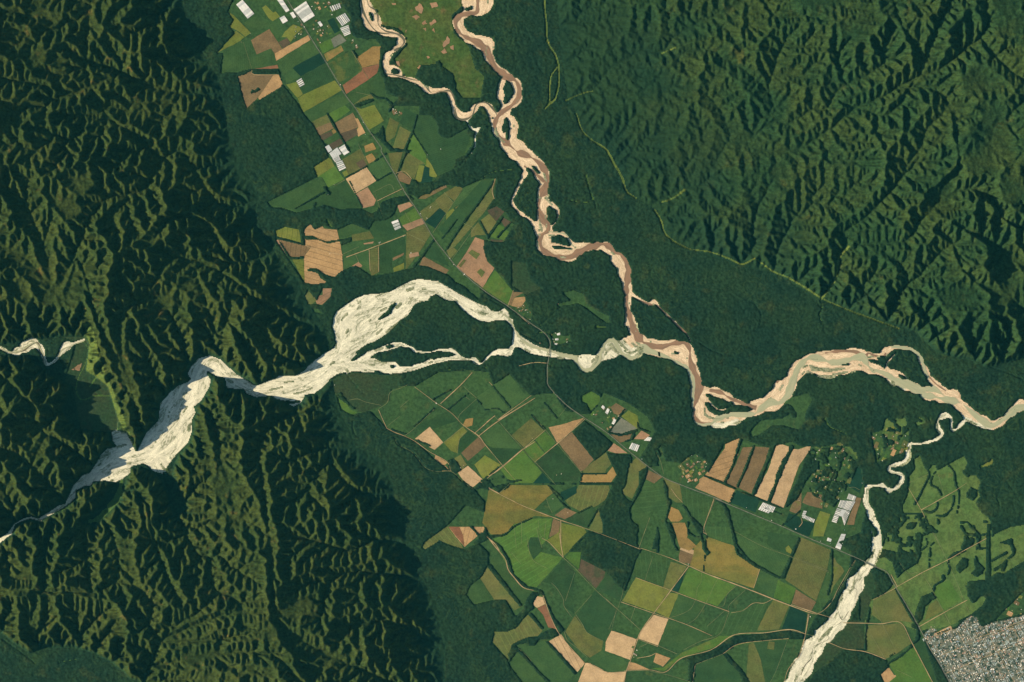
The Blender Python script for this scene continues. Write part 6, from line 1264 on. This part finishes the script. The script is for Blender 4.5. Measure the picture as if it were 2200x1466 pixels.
# ================================================================ the town
for i, s in enumerate(['O 1770,1045,5 2000,960,5 2195,880,5 2500,760,5', 'O 1240,1010,6 1290,1120,6 1400,1300,6 1480,1466,6 1600,1700,6', 'O 1370,1230,4 1700,1100,4 2195,900,4', 'O 1560,960,4 1700,1220,4 1900,1600,4', 'O 1800,900,4 1960,1200,4 2160,1560,4', 'O 1440,1390,4 1800,1240,4 2195,1080,4', 'O 2050,870,4 2195,1150,4 2300,1340,4']):
    tag(ribbon('street', trace(s, 3), .07+.01*i, M['dirt'], 4, .2, i), kind='structure')
rt = random.Random(77); th = R(-27.5); ct, st_ = math.cos(th), math.sin(th)
base = []
for i, (tone, L, W, hip) in enumerate([('w',2.7,2.0,0),('w',1.9,1.5,0),('g',2.4,1.9,0),('g',3.0,2.0,1),('t',2.2,1.7,1),('t',1.8,1.5,0),('r',2.1,1.7,1),('w',1.7,1.4,0),('b',2.0,1.6,0),('d',2.0,1.6,0),('g',4.4,2.6,0),('g',1.7,1.4,0)]):
    wl, rf = house_parts(L, W, .32, .18, hip); m = MB(); m.add(wl.V, wl.F); m.add(rf.V, rf.F)
    me = m.mesh('house'); me.materials.append(M['roof_'+tone]); base.append((me, L, tone, m))
lots = []
TP = [tuple(v) for v in TOWN_O]
u = -260
while u < 420:
    v = -200
    while v < 420:
        for du in (1.0, 4.4, 7.6):
            for dv in (.8, 3.4, 6.0, 8.6, 11.2):
                uu, vv = u+du+rt.uniform(-.6,.6), v+dv+rt.uniform(-.6,.6)
                x = 2100+uu*ct-vv*st_; y = 1400+uu*st_+vv*ct
                if x > 2330 or y > 1560 or not inside((x+2.5*math.sin(y*.7)+rt.uniform(-3,3), y+rt.uniform(-3,3)), TP) or math.sin(x*.11+1)*math.sin(y*.13+.5)+.35*math.sin(x*.31)*math.cos(y*.27) > .72 or rt.random() < .34: continue
                lots.append((x, y))
        v += 14.5
    u += 11.5
rt.shuffle(lots)
def mid(p): return 0 < p[0] < 2195 and 0 < p[1] < 1462
vis = [p for p in lots if mid(p)]; rest = [p for p in lots if not mid(p)]
named = vis[:300]; others = vis[300:]+rest
for i, (x, y) in enumerate(named):
    me, L, tone, _ = base[rt.choice([0,1,2,3,4,5,6,8,9,10])]
    o = bpy.data.objects.new('house', me); sc.collection.objects.link(o); o.location = (x, -y, .02); o.rotation_euler = (0, 0, -th+rt.choice((0, math.pi/2)))
    tag(o, '%s %s-roofed house in the %s of the corner town' % ('large' if L > 2.6 else 'small' if L < 1.95 else 'middling', TONE[tone], part_of(x, y, (1985, 1320), (2200, 1466))), 'house', 'houses of the town in the corner')
groups = {}
for (x, y) in others:
    me, L, tone, m = base[rt.choices(range(12), [2,5,9,6,6,7,4,7,4,12,1,12])[0]]
    a = -th+rt.choice((0, math.pi/2)); ca, sa = math.cos(a), math.sin(a); s_ = rt.uniform(.6, 1.35)
    g = groups.setdefault(tone, MB()); g.add([(x+(vx*ca-vy*sa)*s_, -y+(vx*sa+vy*ca)*s_, vz*s_+.02) for vx, vy, vz in m.V], m.F)
allm = MB(); mats = []; idx = []
for k, (tone, g) in enumerate(groups.items()):
    idx += [k]*len(g.F); allm.add(g.V, g.F); mats.append(M['roof_'+tone])
me = allm.mesh('town_houses')
for m in mats: me.materials.append(m)
me.polygons.foreach_set('material_index', idx)
o = bpy.data.objects.new('town_houses', me); sc.collection.objects.link(o); tag(o, kind='stuff')

# ================================================================ the air
hz = MB(); a, b_, c, d, z0, z1 = -19900, 19900, -19900, 19900, -4.5, CAM_H+200
hz.add([(a,c,z0),(b_,c,z0),(b_,d,z0),(a,d,z0),(a,c,z1),(b_,c,z1),(b_,d,z1),(a,d,z1)], [(3,2,1,0),(4,5,6,7),(0,1,5,4),(1,2,6,5),(2,3,7,6),(3,0,4,7)])
hm = bpy.data.materials.new('haze'); hm.use_nodes = True; hn = hm.node_tree; hn.nodes.remove(hn.nodes['Principled BSDF'])
vol = hn.nodes.new('ShaderNodeVolumePrincipled'); vol.inputs['Color'].default_value = (.08, .60, .74, 1); vol.inputs['Density'].default_value = HAZE
hn.links.new(vol.outputs[0], hn.nodes['Material Output'].inputs['Volume'])
tag(link('haze', hz.mesh('haze'), hm), kind='stuff')
